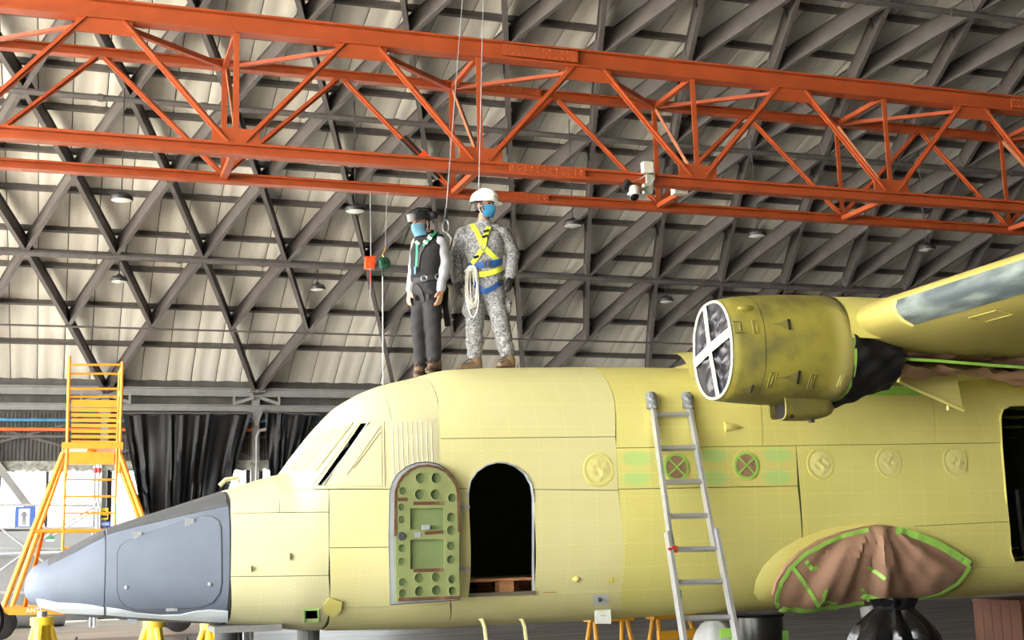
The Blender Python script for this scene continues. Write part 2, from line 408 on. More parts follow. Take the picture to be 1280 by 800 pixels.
for i, x in enumerate(bn):
    t0, t1 = tn[i], x + 1.625
    for Y, g, w in ((YF, 1, .085), (YR, 0, .075)):
        zt, zb = ZT - .06, ZB + .06
        if x > CX0 + .2:
            b = MB(); b.angle((x, Y, zb), (x, Y, zt), .075, .075, .016, (0, 1, 0)); b.build('vertical_strut', M_ORANGE, crane)
        for s in (-1, 1):
            xb, xt = x + s * (.1 if g else .03), x + s * (1.625 - (.22 if g else .05))
            if min(xb, xt) < CX0 or max(xb, xt) > CX1: continue
            yy = Y - (.03 if g else 0)
            b = MB(); b.section((xb, yy, zb + .02), (xt, yy, zt), [(-w / 2, -.01), (w / 2, -.01), (w / 2, .01), (.012, .01), (.012, .05), (-.012, .05), (-.012, .01), (-w / 2, .01)], (0, -1, 0))
            dg = b.build('diagonal', M_ORANGE, crane)
            if g == 0 and i == 6 and s == -1:
                A, B = np.array((xb, yy, zb)), np.array((xt, yy, zt))
                for f0, f1 in ((.10, .22), (.29, .46)):
                    b = MB(); b.bar(A + (B - A) * f0 + (0, 0, .02), A + (B - A) * f1 + (0, 0, .02), .11, .10, (0, -1, 0)); b.build('black_tape_wrap', M_BLACKTAPE, dg)
                b = MB(); b.box(A + (B - A) * .255 + (0, -.03, .02), (.14, .14, .2), np.array(Matrix.Rotation(rad(-42), 3, 'Y'))); b.build('clamp', mat('clamp_red_orange', srgb(235, 80, 40), .4), dg)
    # gussets of the front girder with bolts
    b = MB(); b.prism([(x - .30, YF - .05, ZB + .05), (x + .30, YF - .05, ZB + .05), (x + .30, YF - .05, ZB + .27), (x - .30, YF - .05, ZB + .27)], (0, .02, 0)); gp = b.build('gusset_plate', M_ORANGE, crane)
    b = MB()
    for s in (-1, 1):
        for j in range(3): b.tube((x + s * (.12 + .05 * j), YF - .05, ZB + .12 + .045 * j), (x + s * (.12 + .05 * j), YF - .075, ZB + .12 + .045 * j), .014, 6)
    b.build('bolts', M_ORANGE, gp, kind='stuff')
    t = tn[i]
    if t > CX0 + .4:
        b = MB(); b.prism([(t - .34, YF - .05, ZT - .26), (t + .34, YF - .05, ZT - .26), (t + .34, YF - .05, ZT - .03), (t - .34, YF - .05, ZT - .03)], (0, .02, 0)); b.build('gusset_plate', M_ORANGE, crane)
    # lateral members between the two girders
    zt2 = ZT - .05
    for s in (-1, 1):
        xt = x + s * 1.4
        if CX0 < xt < CX1:
            b = MB(); b.angle((x + s * .03, YR - .08, zt2), (xt, YF + .06, zt2 - .06), .07, .07, .014); b.build('lateral_brace', M_ORANGE, crane)
    b = MB(); b.angle((x, YF + .05, zt2), (x, YR - .05, zt2), .07, .07, .014); b.build('lateral_strut', M_ORANGE, crane)
    b = MB(); b.angle((x, YF + .05, ZB), (x, YR - .05, ZB), .09, .07, .014); b.build('lateral_strut', M_ORANGE, crane)
    b = MB(); b.angle((x + .04, YR - .05, ZT - .08), (x + .04, YF + .06, ZB + .1), .06, .06, .012, (1, 0, 0)); b.build('sway_brace', M_ORANGE2, crane)
# riveted splices
for X, Y, Z, h in ((6.1, YF - .1, ZT + .06, .16), (6.15, YF - .085, ZB, .09), (14.6, YF - .1, ZT + .06, .16), (6.05, YR - .08, ZT, .08), (6.1, YR - .08, ZB, .08)):
    b = MB(); b.box((X, Y, Z), (1.1, .02, h)); sp_ = b.build('splice_plate', M_ORANGE, crane)
    b = MB()
    for i in range(12):
        for z in (-.3, .3): b.ball((X - .5 + i * .0909, Y - .012, Z + z * h), .014, 6, 4)
    b.build('rivets', M_ORANGE, sp_, kind='stuff')
for X in (CX0, CX1):
    b = MB(); b.box((X, 16.65, 7.55), (.4, 2.0, 1.9)); b.build('end_carriage', M_ORANGE, crane)
    for Y in (16.1, 17.2):
        b = MB(); b.bar((X, Y, 8.4), (X, Y, arc(math.asin((Y - RYC) / RR), RR - .1)[1]), .12, .12, (0, 1, 0)); b.build('hanger', M_ORANGE, crane)

# ------------------------------------------------------------------ high-bay lamps on rods
M_LAMPBODY = mat('lamp_black', srgb(46, 46, 48), .5)
m, N, L, P = mat_new('lamp_lens'); P.inputs['Base Color'].default_value = srgb(225, 225, 220); P.inputs['Roughness'].default_value = .4
M_LENS = m
def lamp(px, py, Y, r, label):
    c = at(px, py, Y)
    ztop = arc(math.asin((Y - RYC) / RR), RR - .1)[1]
    t = thing('pendant_lamp', label, 'lamp', c, 'high-bay lamps hanging from the roof')
    b = MB(); b.tube(c + (0, 0, .16), (c[0], c[1], ztop), .014, 6); b.build('hanging_rod', M_LAMPBODY, t)
    b = MB(); b.lathe([(.03, .18), (.05, .17), (.09, .12), (r * .6, .09), (r * .97, .05), (r, .0), (r * .95, -.03), (r * .9, -.03)], c, n=20)
    h = b.build('lamp_housing', M_LAMPBODY, t, smooth=True)
    b = MB()
    for k in range(12):
        a = k * PI / 6; b.bar(c + (math.cos(a) * .05, math.sin(a) * .05, .10), c + (math.cos(a) * r * .8, math.sin(a) * r * .8, .08), .012, .05)
    b.build('cooling_fins', M_LAMPBODY, h, kind='stuff')
    b = MB(); b.lathe([(r * .9, -.025), (r * .6, -.045), (.001, -.05)], c, n=20); b.build('lens', M_LENS, t, smooth=True)
lamp(152, 249, 27.9, .24, 'black disc lamp on a long rod above the orange stair tower, higher of two')
lamp(149, 351, 34.4, .22, 'small black disc lamp above the orange stair tower, lower of two')
lamp(397, 361, 34.4, .22, 'black disc lamp left of the red and green fall arrest reels')
lamp(444, 263, 27.9, .24, 'black disc lamp just below the crane, left of the man in the black helmet')
lamp(716, 281, 27.9, .24, 'black disc lamp to the right of the man in the white helmet')
lamp(833, 376, 34.4, .22, 'dim black disc lamp left of the engine nacelle')
lamp(946, 294, 27.9, .24, 'black disc lamp above the front of the engine nacelle')
lamp(1158, 311, 27.9, .24, 'black disc lamp above the wing, rightmost of the lamps')

# ------------------------------------------------------------------ camera cluster on the crane
M_WHITEBOX = mat('camera_box_cream', srgb(205, 202, 188), .5, var=.05)
M_BLK = mat('matt_black', srgb(28, 28, 30), .5)
M_DOME = mat('black_dome', srgb(14, 14, 16), .12)
o0 = at(805, 228, YF - .12)
t = thing('dome_camera', 'white dome surveillance camera with black floodlight clamped to the crane bottom chord', 'camera', o0)
b = MB(); c = at(809, 210, YF - .12); b.box(c, (.15, .1, .16)); b.build('junction_box', M_WHITEBOX, t)
b = MB(); c = at(812, 229, YF - .12); b.box(c, (.10, .05, .24)); b.box(c + (-.06, -.04, -.1), (.12, .08, .14)); b.build('bracket', mat('bracket_grey', srgb(170, 172, 160), .5), t)
b = MB(); c = at(792, 241, YF - .3)
b.lathe([(.001, .11), (.06, .10), (.085, .06), (.085, -.03), (.07, -.04)], c, n=18); b.tube(c + (.05, .0, .05), at(806, 236, YF - .14), .03); b.build('camera_body', M_WHITEBOX, t, smooth=True)
b = MB(); b.lathe([(.075, -.035), (.068, -.07), (.04, -.105), (.001, -.115)], c, n=18); b.build('dome', M_DOME, t, smooth=True)
b = MB(); c2 = at(784, 233, YF - .3); Rm = np.array(Matrix.Rotation(rad(25), 3, 'Y') @ Matrix.Rotation(rad(25), 3, 'Z'))
b.box(c2, (.12, .06, .16), Rm)
for i in range(5): b.box(c2 + Rm @ np.array([0, -.035, -.06 + .03 * i]), (.12, .02, .008), Rm)
b.build('floodlight', M_BLK, t)
b = MB(); b.path([c2 + (.04, .03, .06), at(800, 224, YF - .16), at(808, 218, YF - .2), at(818, 214, YF - .16), at(818, 224, YF - .14), at(812, 232, YF - .2), at(800, 236, YF - .25)], .007, 6); b.build('cable', mat('cable_grey', srgb(180, 175, 165), .5), t)
c = at(849, 239, YF + .25)
t = thing('junction_box', 'small cream junction box under the crane chord right of the dome camera', 'box', c)
b = MB(); b.box(c, (.2, .14, .1)); b.build('box_body', M_WHITEBOX, t)
b = MB(); b.box(c + (0, 0, .06), (.22, .16, .025)); b.build('box_lid', M_WHITEBOX, t)
b = MB(); b.path([c + (.06, -.08, .02), c + (.09, -.1, .06), c + (.05, -.1, .08), c + (.02, -.09, .03)], .006); b.build('cable', M_BLK, t)

# ------------------------------------------------------------------ fall arrest gear hanging from the crane
M_WIRE = mat('steel_wire', srgb(150, 150, 150), .4, .6)
M_REDOR = mat('arrester_orange', srgb(232, 84, 34), .45)
M_GRN = mat('arrester_green', srgb(22, 84, 58), .35)
c = at(462, 330, YR - .1)
t = thing('fall_arrest_block', 'bright orange fall arrest block hanging on a wire beside the green reel', 'fall arrester', c)
b = MB(); b.tube(c + (.02, 0, .09), (c[0] + .03, YR - .05, ZB - .03), .006, 6); b.build('hanging_wire', M_WIRE, t)
b = MB(); b.prism([c + q for q in (np.array([-.07, -.05, -.07]), np.array([.05, -.05, -.075]), np.array([.075, -.05, .0]), np.array([.07, -.05, .08]), np.array([-.055, -.05, .085]))], (0, .1, 0)); b.build('housing', M_REDOR, t)
b = MB(); b.box(c + (.005, -.01, .085), (.15, .13, .02)); b.build('top_plate', mat('arrester_dark_orange', srgb(190, 60, 24), .5), t)
b = MB(); b.lathe([(.001, -.02), (.03, -.02), (.03, .02), (.001, .02)], c + (.0, -.06, -.01), (0, 1, 0), 12); b.build('hub', M_REDOR, t)
b = MB(); b.ball(c + (.005, -.05, -.085), .02, 8, 6); b.build('swivel', M_WIRE, t)
b = MB(); b.tube(c + (.005, -.05, -.1), c + (.0, -.05, -.3), .007, 6); b.build('red_sleeve', mat('red_cord', srgb(200, 50, 35), .5), t)
b = MB(); b.tube(c + (.0, -.05, -.3), c + (-.01, -.05, -.5), .005, 6); b.build('cord', M_WIRE, t)
c = at(480, 329, YR - .1)
t = thing('fall_arrest_reel', 'dark green round fall arrest reel with a long white line hanging down', 'fall arrester', c)
b = MB(); b.lathe([(.001, -.05), (.06, -.05), (.085, -.035), (.09, 0), (.085, .035), (.06, .05), (.001, .05)], c, (0, 1, 0), 9); b.build('reel_housing', M_GRN, t)
b = MB(); b.lathe([(.001, -.066), (.03, -.066), (.03, -.05)], c, (0, 1, 0), 10); b.build('hub', M_BLK, t)
b = MB(); b.path([c + (.0, 0, .08), c + (-.015, 0, .12), c + (.01, 0, .17), c + (.02, 0, .21)], .014, 6); b.build('hook', mat('brass_hook', srgb(170, 140, 80), .4, .7), t)
b = MB(); b.tube(c + (.02, 0, .2), (c[0] + .07, YR - .05, ZB - .03), .005, 6); b.build('hanging_wire', M_WIRE, t)
b = MB(); b.tube(c + (-.02, 0, -.08), c + (-.022, 0, -.19), .012, 6); b.build('sleeve', M_BLK, t)
b = MB(); b.tube(c + (-.022, 0, -.19), c + (-.04, 0, -3.0), .0075, 6); b.build('white_line', mat('white_cord', srgb(210, 212, 205), .6), t)
# ------------------------------------------------------------------ aircraft: surface maths
YC = 11.75
def pchip(xs, ys):
    xs, ys = np.asarray(xs, float), np.asarray(ys, float)
    h = np.diff(xs); dl = np.diff(ys) / h; d = np.zeros(len(xs)); d[0], d[-1] = dl[0], dl[-1]
    for i in range(1, len(xs) - 1):
        if dl[i - 1] * dl[i] > 0:
            w1, w2 = 2 * h[i] + h[i - 1], h[i] + 2 * h[i - 1]; d[i] = (w1 + w2) / (w1 / dl[i - 1] + w2 / dl[i])
    def f(x):
        x = min(max(x, xs[0]), xs[-1]); i = min(max(int(np.searchsorted(xs, x)) - 1, 0), len(xs) - 2)
        t = (x - xs[i]) / h[i]
        return ((1 + 2 * t) * (1 - t) ** 2 * ys[i] + t * (1 - t) ** 2 * h[i] * d[i] + t * t * (3 - 2 * t) * ys[i + 1] + t * t * (t - 1) * h[i] * d[i + 1])
    return f
fA = pchip([-.262, -.25, -.22, -.15, 0, .4, 1.35, 2.2, 3.0, 10, 12.5, 14.5], [.02, .085, .17, .275, .40, .61, .90, 1.07, 1.15, 1.15, .98, .7])
fN = pchip([-.3, .3, 1.35, 2.2, 3.2, 14.5], [2.3, 2.75, 3.0, 3.0, 3.1, 3.1])
tp = [at(*p, YC) for p in ((30.2, 737), (31, 730), (34, 720), (42, 709), (60, 699), (90, 683), (132, 661), (200, 639), (287, 611), (330, 598), (349, 593), (375, 562), (400, 531), (428, 504), (462, 488), (503, 478), (545, 468), (640, 465), (760, 464.5), (870, 466))]
fT = pchip([p[0] for p in tp] + [9.5, 14.5], [p[2] for p in tp] + [3.35, 3.38])
bt = [at(p[0], p[1], YC - .72 * fA(at(p[0], p[1], YC - .6)[0])) for p in ((30.2, 738), (31, 742), (34, 748), (42, 756), (60, 764), (90, 770), (132, 775), (287, 784), (420, 793), (557, 790), (700, 783), (850, 774), (1280, 746))]
_bx = [p[0] for p in bt]; _bx[0:3] = [tp[0][0], tp[1][0] - .0, tp[2][0]]
fB = pchip(_bx + [11, 14.5], [p[2] for p in bt] + [1.1, 2.0])
X_TIP = tp[0][0]
_tx0, _tdx = X_TIP, .004
_tab = []
for _i in range(int((14.6 - X_TIP) / .004)):
    _x = X_TIP + _i * .004; _t, _b = fT(_x), fB(_x); _tab.append((fA(_x), (_t - _b) / 2, (_t + _b) / 2, fN(_x)))
def prm(X):
    q = (X - _tx0) / _tdx; q = min(max(q, 0.0), len(_tab) - 2.0); i = int(q); f = q - i; A_, B_ = _tab[i], _tab[i + 1]
    return (A_[0] + (B_[0] - A_[0]) * f, A_[1] + (B_[1] - A_[1]) * f, A_[2] + (B_[2] - A_[2]) * f, A_[3] + (B_[3] - A_[3]) * f)
def pw(c, e): return math.copysign(abs(c) ** e, c)
def fus(X, t, off=0.0):
    a, b_, zc, n = prm(X)
    c, s = math.cos(t), math.sin(t); r = (abs(c) ** n + abs(s) ** n) ** (-1 / n)
    return np.array([X, YC - (a + off) * r * c, zc + (b_ + off) * r * s])
def fval(P):
    a, b_, zc, n = prm(P[0]); return (abs(P[1] - YC) / a) ** n + (abs(P[2] - zc) / b_) ** n - 1
def t_of(X, z):
    a, b_, zc, n = prm(X); s = max(-1, min(1, (z - zc) / b_)); return math.atan2(s, (1 - abs(s) ** n) ** (1 / n))
_hits = {}
def hit(px, py):
    """where the sight line of a pixel meets the near side of the fuselage"""
    key = (round(px, 3), round(py, 3))
    if key in _hits: return _hits[key]
    d = ray(px, py); dx, dz = d[0] / d[1], d[2] / d[1]
    lo = None; prev = 10.3; Y = 10.35
    while Y < 13.0:
        if fval((dx * Y, Y, EYE + dz * Y)) < 0: lo = Y; break
        prev = Y; Y += .06
    if lo is None: return None
    a, c = prev, lo
    for _ in range(18):
        m = (a + c) / 2
        if fval((dx * m, m, EYE + dz * m)) < 0: c = m
        else: a = m
    r = np.array((dx * c, c, EYE + dz * c)); _hits[key] = r
    return r.copy()
def normal_at(P, e=.004):
    g = np.array([fval(P + np.eye(3)[i] * e) - fval(P - np.eye(3)[i] * e) for i in range(3)]); return nrm(g)
def near(X, z, off=0.0):
    return fus(X, t_of(X, z), off)

def skin_patch(poly, off, thick, step=10.0, bulge=None):
    """a slab lying on the fuselage inside a pixel outline; bulge(P, px, py) gives extra height"""
    bm = bmesh.new()
    f = bm.faces.new([bm.verts.new((x, y, 0)) for x, y in poly])
    xs = [p[0] for p in poly]; ys = [p[1] for p in poly]
    for ax, lo, hi in ((0, min(xs), max(xs)), (1, min(ys), max(ys))):
        k = lo + step
        while k < hi - 1:
            co = (k, 0, 0) if ax == 0 else (0, k, 0); no = (1, 0, 0) if ax == 0 else (0, 1, 0)
            bmesh.ops.bisect_plane(bm, geom=bm.verts[:] + bm.edges[:] + bm.faces[:], plane_co=co, plane_no=no); k += step
    bmesh.ops.triangulate(bm, faces=bm.faces[:])
    bm.verts.index_update(); b = MB(); top = []; bot = []
    for v in bm.verts:
        P = hit(v.co.x, v.co.y)
        if P is None: P = at(v.co.x, v.co.y, YC - .5)
        n = normal_at(P); h = off + (bulge(P, v.co.x, v.co.y) if bulge else 0)
        top.append(P + n * h); bot.append(P + n * (min(h, off) - thick))
    k = len(top); fs = [tuple(v.index for v in f.verts) for f in bm.faces]
    side = []
    for e in bm.edges:
        if len(e.link_faces) == 1: i, j = e.verts[0].index, e.verts[1].index; side.append((i, j, j + k, i + k))
    bm.free()
    b.add(top + bot, fs + [tuple(i + k for i in q[::-1]) for q in fs] + side)
    return b
def xt_panel(c4, thick=.008, gap=.0035, nx=14, nt=14, off=0.0, free=(0, 0), zc4=None):
    """panel slab between four (X, t) corners: lower front, lower rear, upper rear, upper front"""
    c = np.array(c4, float)
    zz = [None if free[i // 2] else fus(c[i][0], c[i][1])[2] for i in range(4)]
    def edge_t(i, j, u, X):
        """angle along the lower or upper edge: straight in height, or of constant angle where it runs over the top or under the belly"""
        if zz[i] is None or zz[j] is None: return (1 - u) * c[i][1] + u * c[j][1]
        return t_of(X, (1 - u) * zz[i] + u * zz[j])
    def pos(u, v, o):
        g = v
        for _ in range(3):                       # side edges are straight in height, so that neighbours meet
            X = (1 - g) * ((1 - u) * c[0][0] + u * c[1][0]) + g * ((1 - u) * c[3][0] + u * c[2][0])
            t = (1 - v) * edge_t(0, 1, u, X) + v * edge_t(3, 2, u, X)
            P_ = fus(X, t, o)
            if zc4 is None: break
            z0, z1 = (1 - u) * zc4[0] + u * zc4[1], (1 - u) * zc4[3] + u * zc4[2]
            g = max(0.0, min(1.0, (P_[2] - z0) / (z1 - z0))) if t < PI / 2 else 1.0
        return P_
    L = np.linalg.norm(pos(0, .5, 0) - pos(1, .5, 0)); W = sum(np.linalg.norm(pos(.5, i / 10, 0) - pos(.5, (i + 1) / 10, 0)) for i in range(10))
    gu, gv = gap / L, gap / W
    U = np.linspace(gu, 1 - gu, nx + 1); V = np.linspace(gv, 1 - gv, nt + 1)
    top = [[pos(u, v, off) for v in V] for u in U]; bot = [[pos(u, v, off - thick) for v in V] for u in U]
    b = MB(); b.grid(top); b.grid(bot)
    for a_, c_ in ((0, None), (-1, None)):
        b.grid([top[a_], bot[a_]])
        b.grid([[r[a_] for r in top], [r[a_] for r in bot]])
    return b
def xt(px, py):
    P = hit(px, py)
    return (P[0], t_of(P[0], P[2]))
def px_panel(q, top=None, bot=None, **k):
    """corners in pixels: lower left, lower right, upper right, upper left; top/bot override the angle"""
    r = [list(xt(*p)) for p in q]
    if bot is not None: r[0][1] = r[1][1] = bot
    if top is not None: r[2][1] = r[3][1] = top
    return xt_panel(r, free=(bot is not None, top is not None), zc4=[hit(*p)[2] for p in q], **k)
def cut(o, cutters):
    """subtract closed shapes from an object's mesh for good"""
    b = MB()
    for c in cutters: b.add(c.v, c.f)
    me = b.mesh('cutter'); co = bpy.data.objects.new('cutter', me); COL.objects.link(co)
    co.location = (0, 0, 0); bpy.context.view_layer.update()
    md = o.modifiers.new('cut', 'BOOLEAN'); md.object = co; md.operation = 'DIFFERENCE'; md.solver = 'EXACT'
    dg = bpy.context.evaluated_depsgraph_get(); new = bpy.data.meshes.new_from_object(o.evaluated_get(dg))
    o.modifiers.clear(); old = o.data; o.data = new; new.name = old.name
    if len(new.materials) == 0:
        for m_ in old.materials: new.materials.append(m_)
    bpy.data.objects.remove(co); bpy.data.meshes.remove(me)

# ------------------------------------------------------------------ aircraft: paints
def primer(name, base, dark, blobs=(), rivets=True, dirt=0.0):
    m, N, L, P = mat_new(name)
    tc = N.new('ShaderNodeTexCoord'); gm = N.new('ShaderNodeNewGeometry')
    nz = N.new('ShaderNodeTexNoise'); nz.inputs['Scale'].default_value = 1.3; nz.inputs['Detail'].default_value = 5
    L.new(gm.outputs['Position'], nz.inputs['Vector'])
    rp = N.new('ShaderNodeValToRGB'); rp.color_ramp.elements[0].position = .35; rp.color_ramp.elements[1].position = .68
    rp.color_ramp.elements[0].color = dark; rp.color_ramp.elements[1].color = base
    L.new(nz.outputs[0], rp.inputs[0]); col = rp.outputs[0]
    for (c, s, cl) in blobs:
        v = N.new('ShaderNodeVectorMath'); v.operation = 'SUBTRACT'; L.new(gm.outputs['Position'], v.inputs[0]); v.inputs[1].default_value = c
        v2 = N.new('ShaderNodeVectorMath'); v2.operation = 'MULTIPLY'; L.new(v.outputs[0], v2.inputs[0]); v2.inputs[1].default_value = (1 / s[0], .8, 1 / s[1])
        ln = N.new('ShaderNodeVectorMath'); ln.operation = 'LENGTH'; L.new(v2.outputs[0], ln.inputs[0])
        mr = N.new('ShaderNodeMapRange'); mr.interpolation_type = 'SMOOTHSTEP'
        mr.inputs[1].default_value = 1.25; mr.inputs[2].default_value = .55; mr.inputs[3].default_value = 0; mr.inputs[4].default_value = .75
        L.new(ln.outputs['Value'], mr.inputs[0])
        mx = N.new('ShaderNodeMixRGB'); L.new(mr.outputs[0], mx.inputs[0]); L.new(col, mx.inputs[1]); mx.inputs[2].default_value = cl; col = mx.outputs[0]
    if rivets:
        sx = N.new('ShaderNodeSeparateXYZ'); L.new(gm.outputs['Position'], sx.inputs[0])
        def tri(out, per):                       # distance to the nearest multiple of per
            a = N.new('ShaderNodeMath'); a.operation = 'PINGPONG'; L.new(out, a.inputs[0]); a.inputs[1].default_value = per / 2; return a.outputs[0]
        def dot(o1, p1, o2, p2, r):
            a, b_ = tri(o1, p1), tri(o2, p2)
            s1 = N.new('ShaderNodeMath'); s1.operation = 'MULTIPLY'; L.new(a, s1.inputs[0]); L.new(a, s1.inputs[1])
            s2 = N.new('ShaderNodeMath'); s2.operation = 'MULTIPLY_ADD'; L.new(b_, s2.inputs[0]); L.new(b_, s2.inputs[1]); L.new(s1.outputs[0], s2.inputs[2])
            c = N.new('ShaderNodeMath'); c.operation = 'LESS_THAN'; L.new(s2.outputs[0], c.inputs[0]); c.inputs[1].default_value = r * r; return c.outputs[0]
        d1 = dot(sx.outputs[0], .262, sx.outputs[2], .034, .006); d2 = dot(sx.outputs[0], .034, sx.outputs[2], .205, .006)
        mxm = N.new('ShaderNodeMath'); mxm.operation = 'MAXIMUM'; L.new(d1, mxm.inputs[0]); L.new(d2, mxm.inputs[1])
        mx = N.new('ShaderNodeMixRGB'); L.new(mxm.outputs[0], mx.inputs[0]); L.new(col, mx.inputs[1])
        mx.inputs[2].default_value = (*[min(1, c * 1.10) for c in base[:3]], 1); col = mx.outputs[0]
        bp = N.new('ShaderNodeBump'); bp.inputs['Strength'].default_value = .25; bp.inputs['Distance'].default_value = .003
        L.new(mxm.outputs[0], bp.inputs['Height']); L.new(bp.outputs[0], P.inputs['Normal'])
    if dirt:
        n2 = N.new('ShaderNodeTexNoise'); n2.inputs['Scale'].default_value = 3.5; n2.inputs['Detail'].default_value = 9; L.new(gm.outputs['Position'], n2.inputs['Vector'])
        r2 = N.new('ShaderNodeValToRGB'); r2.color_ramp.elements[0].position = .40; r2.color_ramp.elements[1].position = .64
        r2.color_ramp.elements[0].color = (0, 0, 0, 1); r2.color_ramp.elements[1].color = (dirt, dirt, dirt, 1); L.new(n2.outputs[0], r2.inputs[0])
        mx = N.new('ShaderNodeMixRGB'); L.new(r2.outputs[0], mx.inputs[0]); L.new(col, mx.inputs[1]); mx.inputs[2].default_value = srgb(92, 88, 52); col = mx.outputs[0]
    L.new(col, P.inputs['Base Color']); P.inputs['Roughness'].default_value = .5
    return m
GREENISH = srgb(178, 218, 128)
bl = []
for x, y in ((796, 573), (796, 598), (893, 569), (893, 597), (972, 568), (972, 596)):
    P_ = hit(x, y); bl.append((tuple(P_), (.16, .075), GREENISH))
M_PRIMER = primer('yellow_zinc_primer', srgb(226, 218, 132), srgb(218, 209, 120), bl)
M_PRIMER_A = primer('washed_cream_primer', srgb(208, 205, 161), srgb(203, 199, 153))  # partly another coat, partly light washing out the yellow, put into the colour
M_PRIMER_B = primer('light_washed_primer', srgb(224, 218, 158), srgb(219, 212, 148), bl[:2])  # strong light washing out the yellow is put into this colour
M_PRIMER2 = primer('yellow_primer_plain', srgb(224, 216, 130), srgb(212, 202, 112), rivets=False)
M_PRIMER3 = primer('pale_primer_plain', srgb(200, 196, 152), srgb(195, 190, 144), rivets=False)  # plain match of the washed-out cream primer
M_NACELLE = primer('dirty_olive_primer', srgb(156, 146, 60), srgb(136, 127, 50), [((6.0, 9.15, 3.15), (.24, 1.6), srgb(206, 197, 122))], rivets=False, dirt=.8)
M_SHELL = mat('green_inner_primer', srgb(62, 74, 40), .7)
M_NOSE = mat('nose_blue_grey_filler', srgb(108, 117, 130), .55, var=.09, scale=2.2, spec=.2)
M_NOSEDARK = mat('nose_dark_grey', srgb(80, 83, 86), .6, var=.14, scale=3, stretch=(1, 4, 4))
M_NOSEPALE = mat('nose_pale_blue', srgb(222, 232, 238), .55, var=.04)
M_NOSEEDGE = mat('nose_seam_dark', srgb(70, 72, 76), .7)
M_LIGHTRIM = mat('bare_rim_grey', srgb(176, 180, 184), .45, .2)
M_GREENDOOR = mat('green_door_primer', srgb(142, 152, 98), .55, var=.08, scale=5)
M_GREENDK = mat('green_door_recess', srgb(122, 140, 90), .55, var=.08, scale=5)
M_RUST = mat('brown_sealant', srgb(98, 66, 44), .8, col2=srgb(140, 112, 78), scale=14, lo=.5, hi=.75)
M_FILM = mat('wrinkled_yellow_film', srgb(226, 218, 140), .35, var=.06, scale=9, bump=.6, bscale=14)
M_KRAFT = mat('brown_kraft_paper', srgb(165, 128, 103), .75, var=.07, scale=3, bump=.35, bscale=9)
M_TAPE = mat('green_masking_tape', srgb(160, 212, 92), .55, var=.07, scale=8, bump=.3, bscale=25)
M_BLACKFILM = mat('black_plastic_film', srgb(24, 24, 26), .28, bump=.35, bscale=9, spec=.6)
M_WHITETAPE = mat('cream_tape', srgb(214, 218, 190), .6, var=.04)
M_BLACKCLOTH = mat('black_cover_cloth', srgb(22, 22, 26), .65, bump=.4, bscale=7)

plane = thing('transport_aircraft', 'twin engine high wing transport aircraft in yellow primer with grey nose', 'aircraft', (6, YC, fB(6)))
# ------------------------------------------------------------------ openings
DOOR = [(585.5, 744), (667, 742), (667, 622), (664.5, 606), (657.5, 593), (646, 583.5), (633, 578.8), (621, 578), (608, 581.5), (596, 589.5), (588, 601), (585, 616)]
CARGO = [(1268, 703), (1330, 700), (1318, 506), (1262, 507), (1253, 512), (1250, 522), (1252, 560), (1257, 620), (1263, 690)]
GAP = [(396, 607.5), (404.5, 607.5), (461, 529), (451, 529)]
SQ = [(381, 777), (398.5, 776.5), (398, 761.5), (380.5, 762)]
def outline_w(poly): return [hit(*p) for p in poly]
def cutter_of(poly, y0=9.9, y1=11.35):
    W = outline_w(poly); b = MB(); b.prism([(p[0], y0, p[2]) for p in W], (0, y1 - y0, 0)); return b
CUT = [cutter_of(DOOR), cutter_of(CARGO), cutter_of(GAP), cutter_of(SQ, 9.9, 11.0)]
def inside(poly, x, z):
    r = False; n = len(poly); j = n - 1
    for i in range(n):
        if (poly[i][1] > z) != (poly[j][1] > z) and x < (poly[j][0] - poly[i][0]) * (z - poly[i][1]) / (poly[j][1] - poly[i][1]) + poly[i][0]: r = not r
        j = i
    return r
# ------------------------------------------------------------------ inner shell
XS0 = hit(287.5, 700)[0]
Xs = np.arange(XS0 + .01, 14.5, .06); Ts = np.linspace(-PI, PI, 121)[:-1]
G = np.array([[fus(x, t, -.010) for t in Ts] for x in Xs])
polys = []
for W in (outline_w(DOOR), outline_w(CARGO), outline_w(GAP), outline_w(SQ)):
    c = np.mean([(p[0], p[2]) for p in W], 0); polys.append([(p[0] + math.copysign(.05, p[0] - c[0]), p[2] + math.copysign(.05, p[2] - c[1])) for p in W])
b = MB(); b.v = [tuple(p) for p in G.reshape(-1, 3)]
for i in range(len(Xs) - 1):
    for j in range(120):
        j2 = (j + 1) % 120; m_ = (G[i][j] + G[i + 1][j2]) / 2
        if m_[1] < YC and any(inside(q, m_[0], m_[2]) for q in polys): continue
        b.f.append((i * 120 + j, (i + 1) * 120 + j, (i + 1) * 120 + j2, i * 120 + j2)); b.m.append(0)
b.f.append(tuple(range(120))); b.m.append(0); b.f.append(tuple((len(Xs) - 1) * 120 + j for j in range(120))); b.m.append(0)
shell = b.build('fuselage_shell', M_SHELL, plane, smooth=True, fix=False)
b = MB(); zf = hit(625, 742)[2] - .01
b.box((7.2, YC, zf - .03), (9.6, 1.66, .05)); b.build('cabin_floor', M_SHELL, plane)
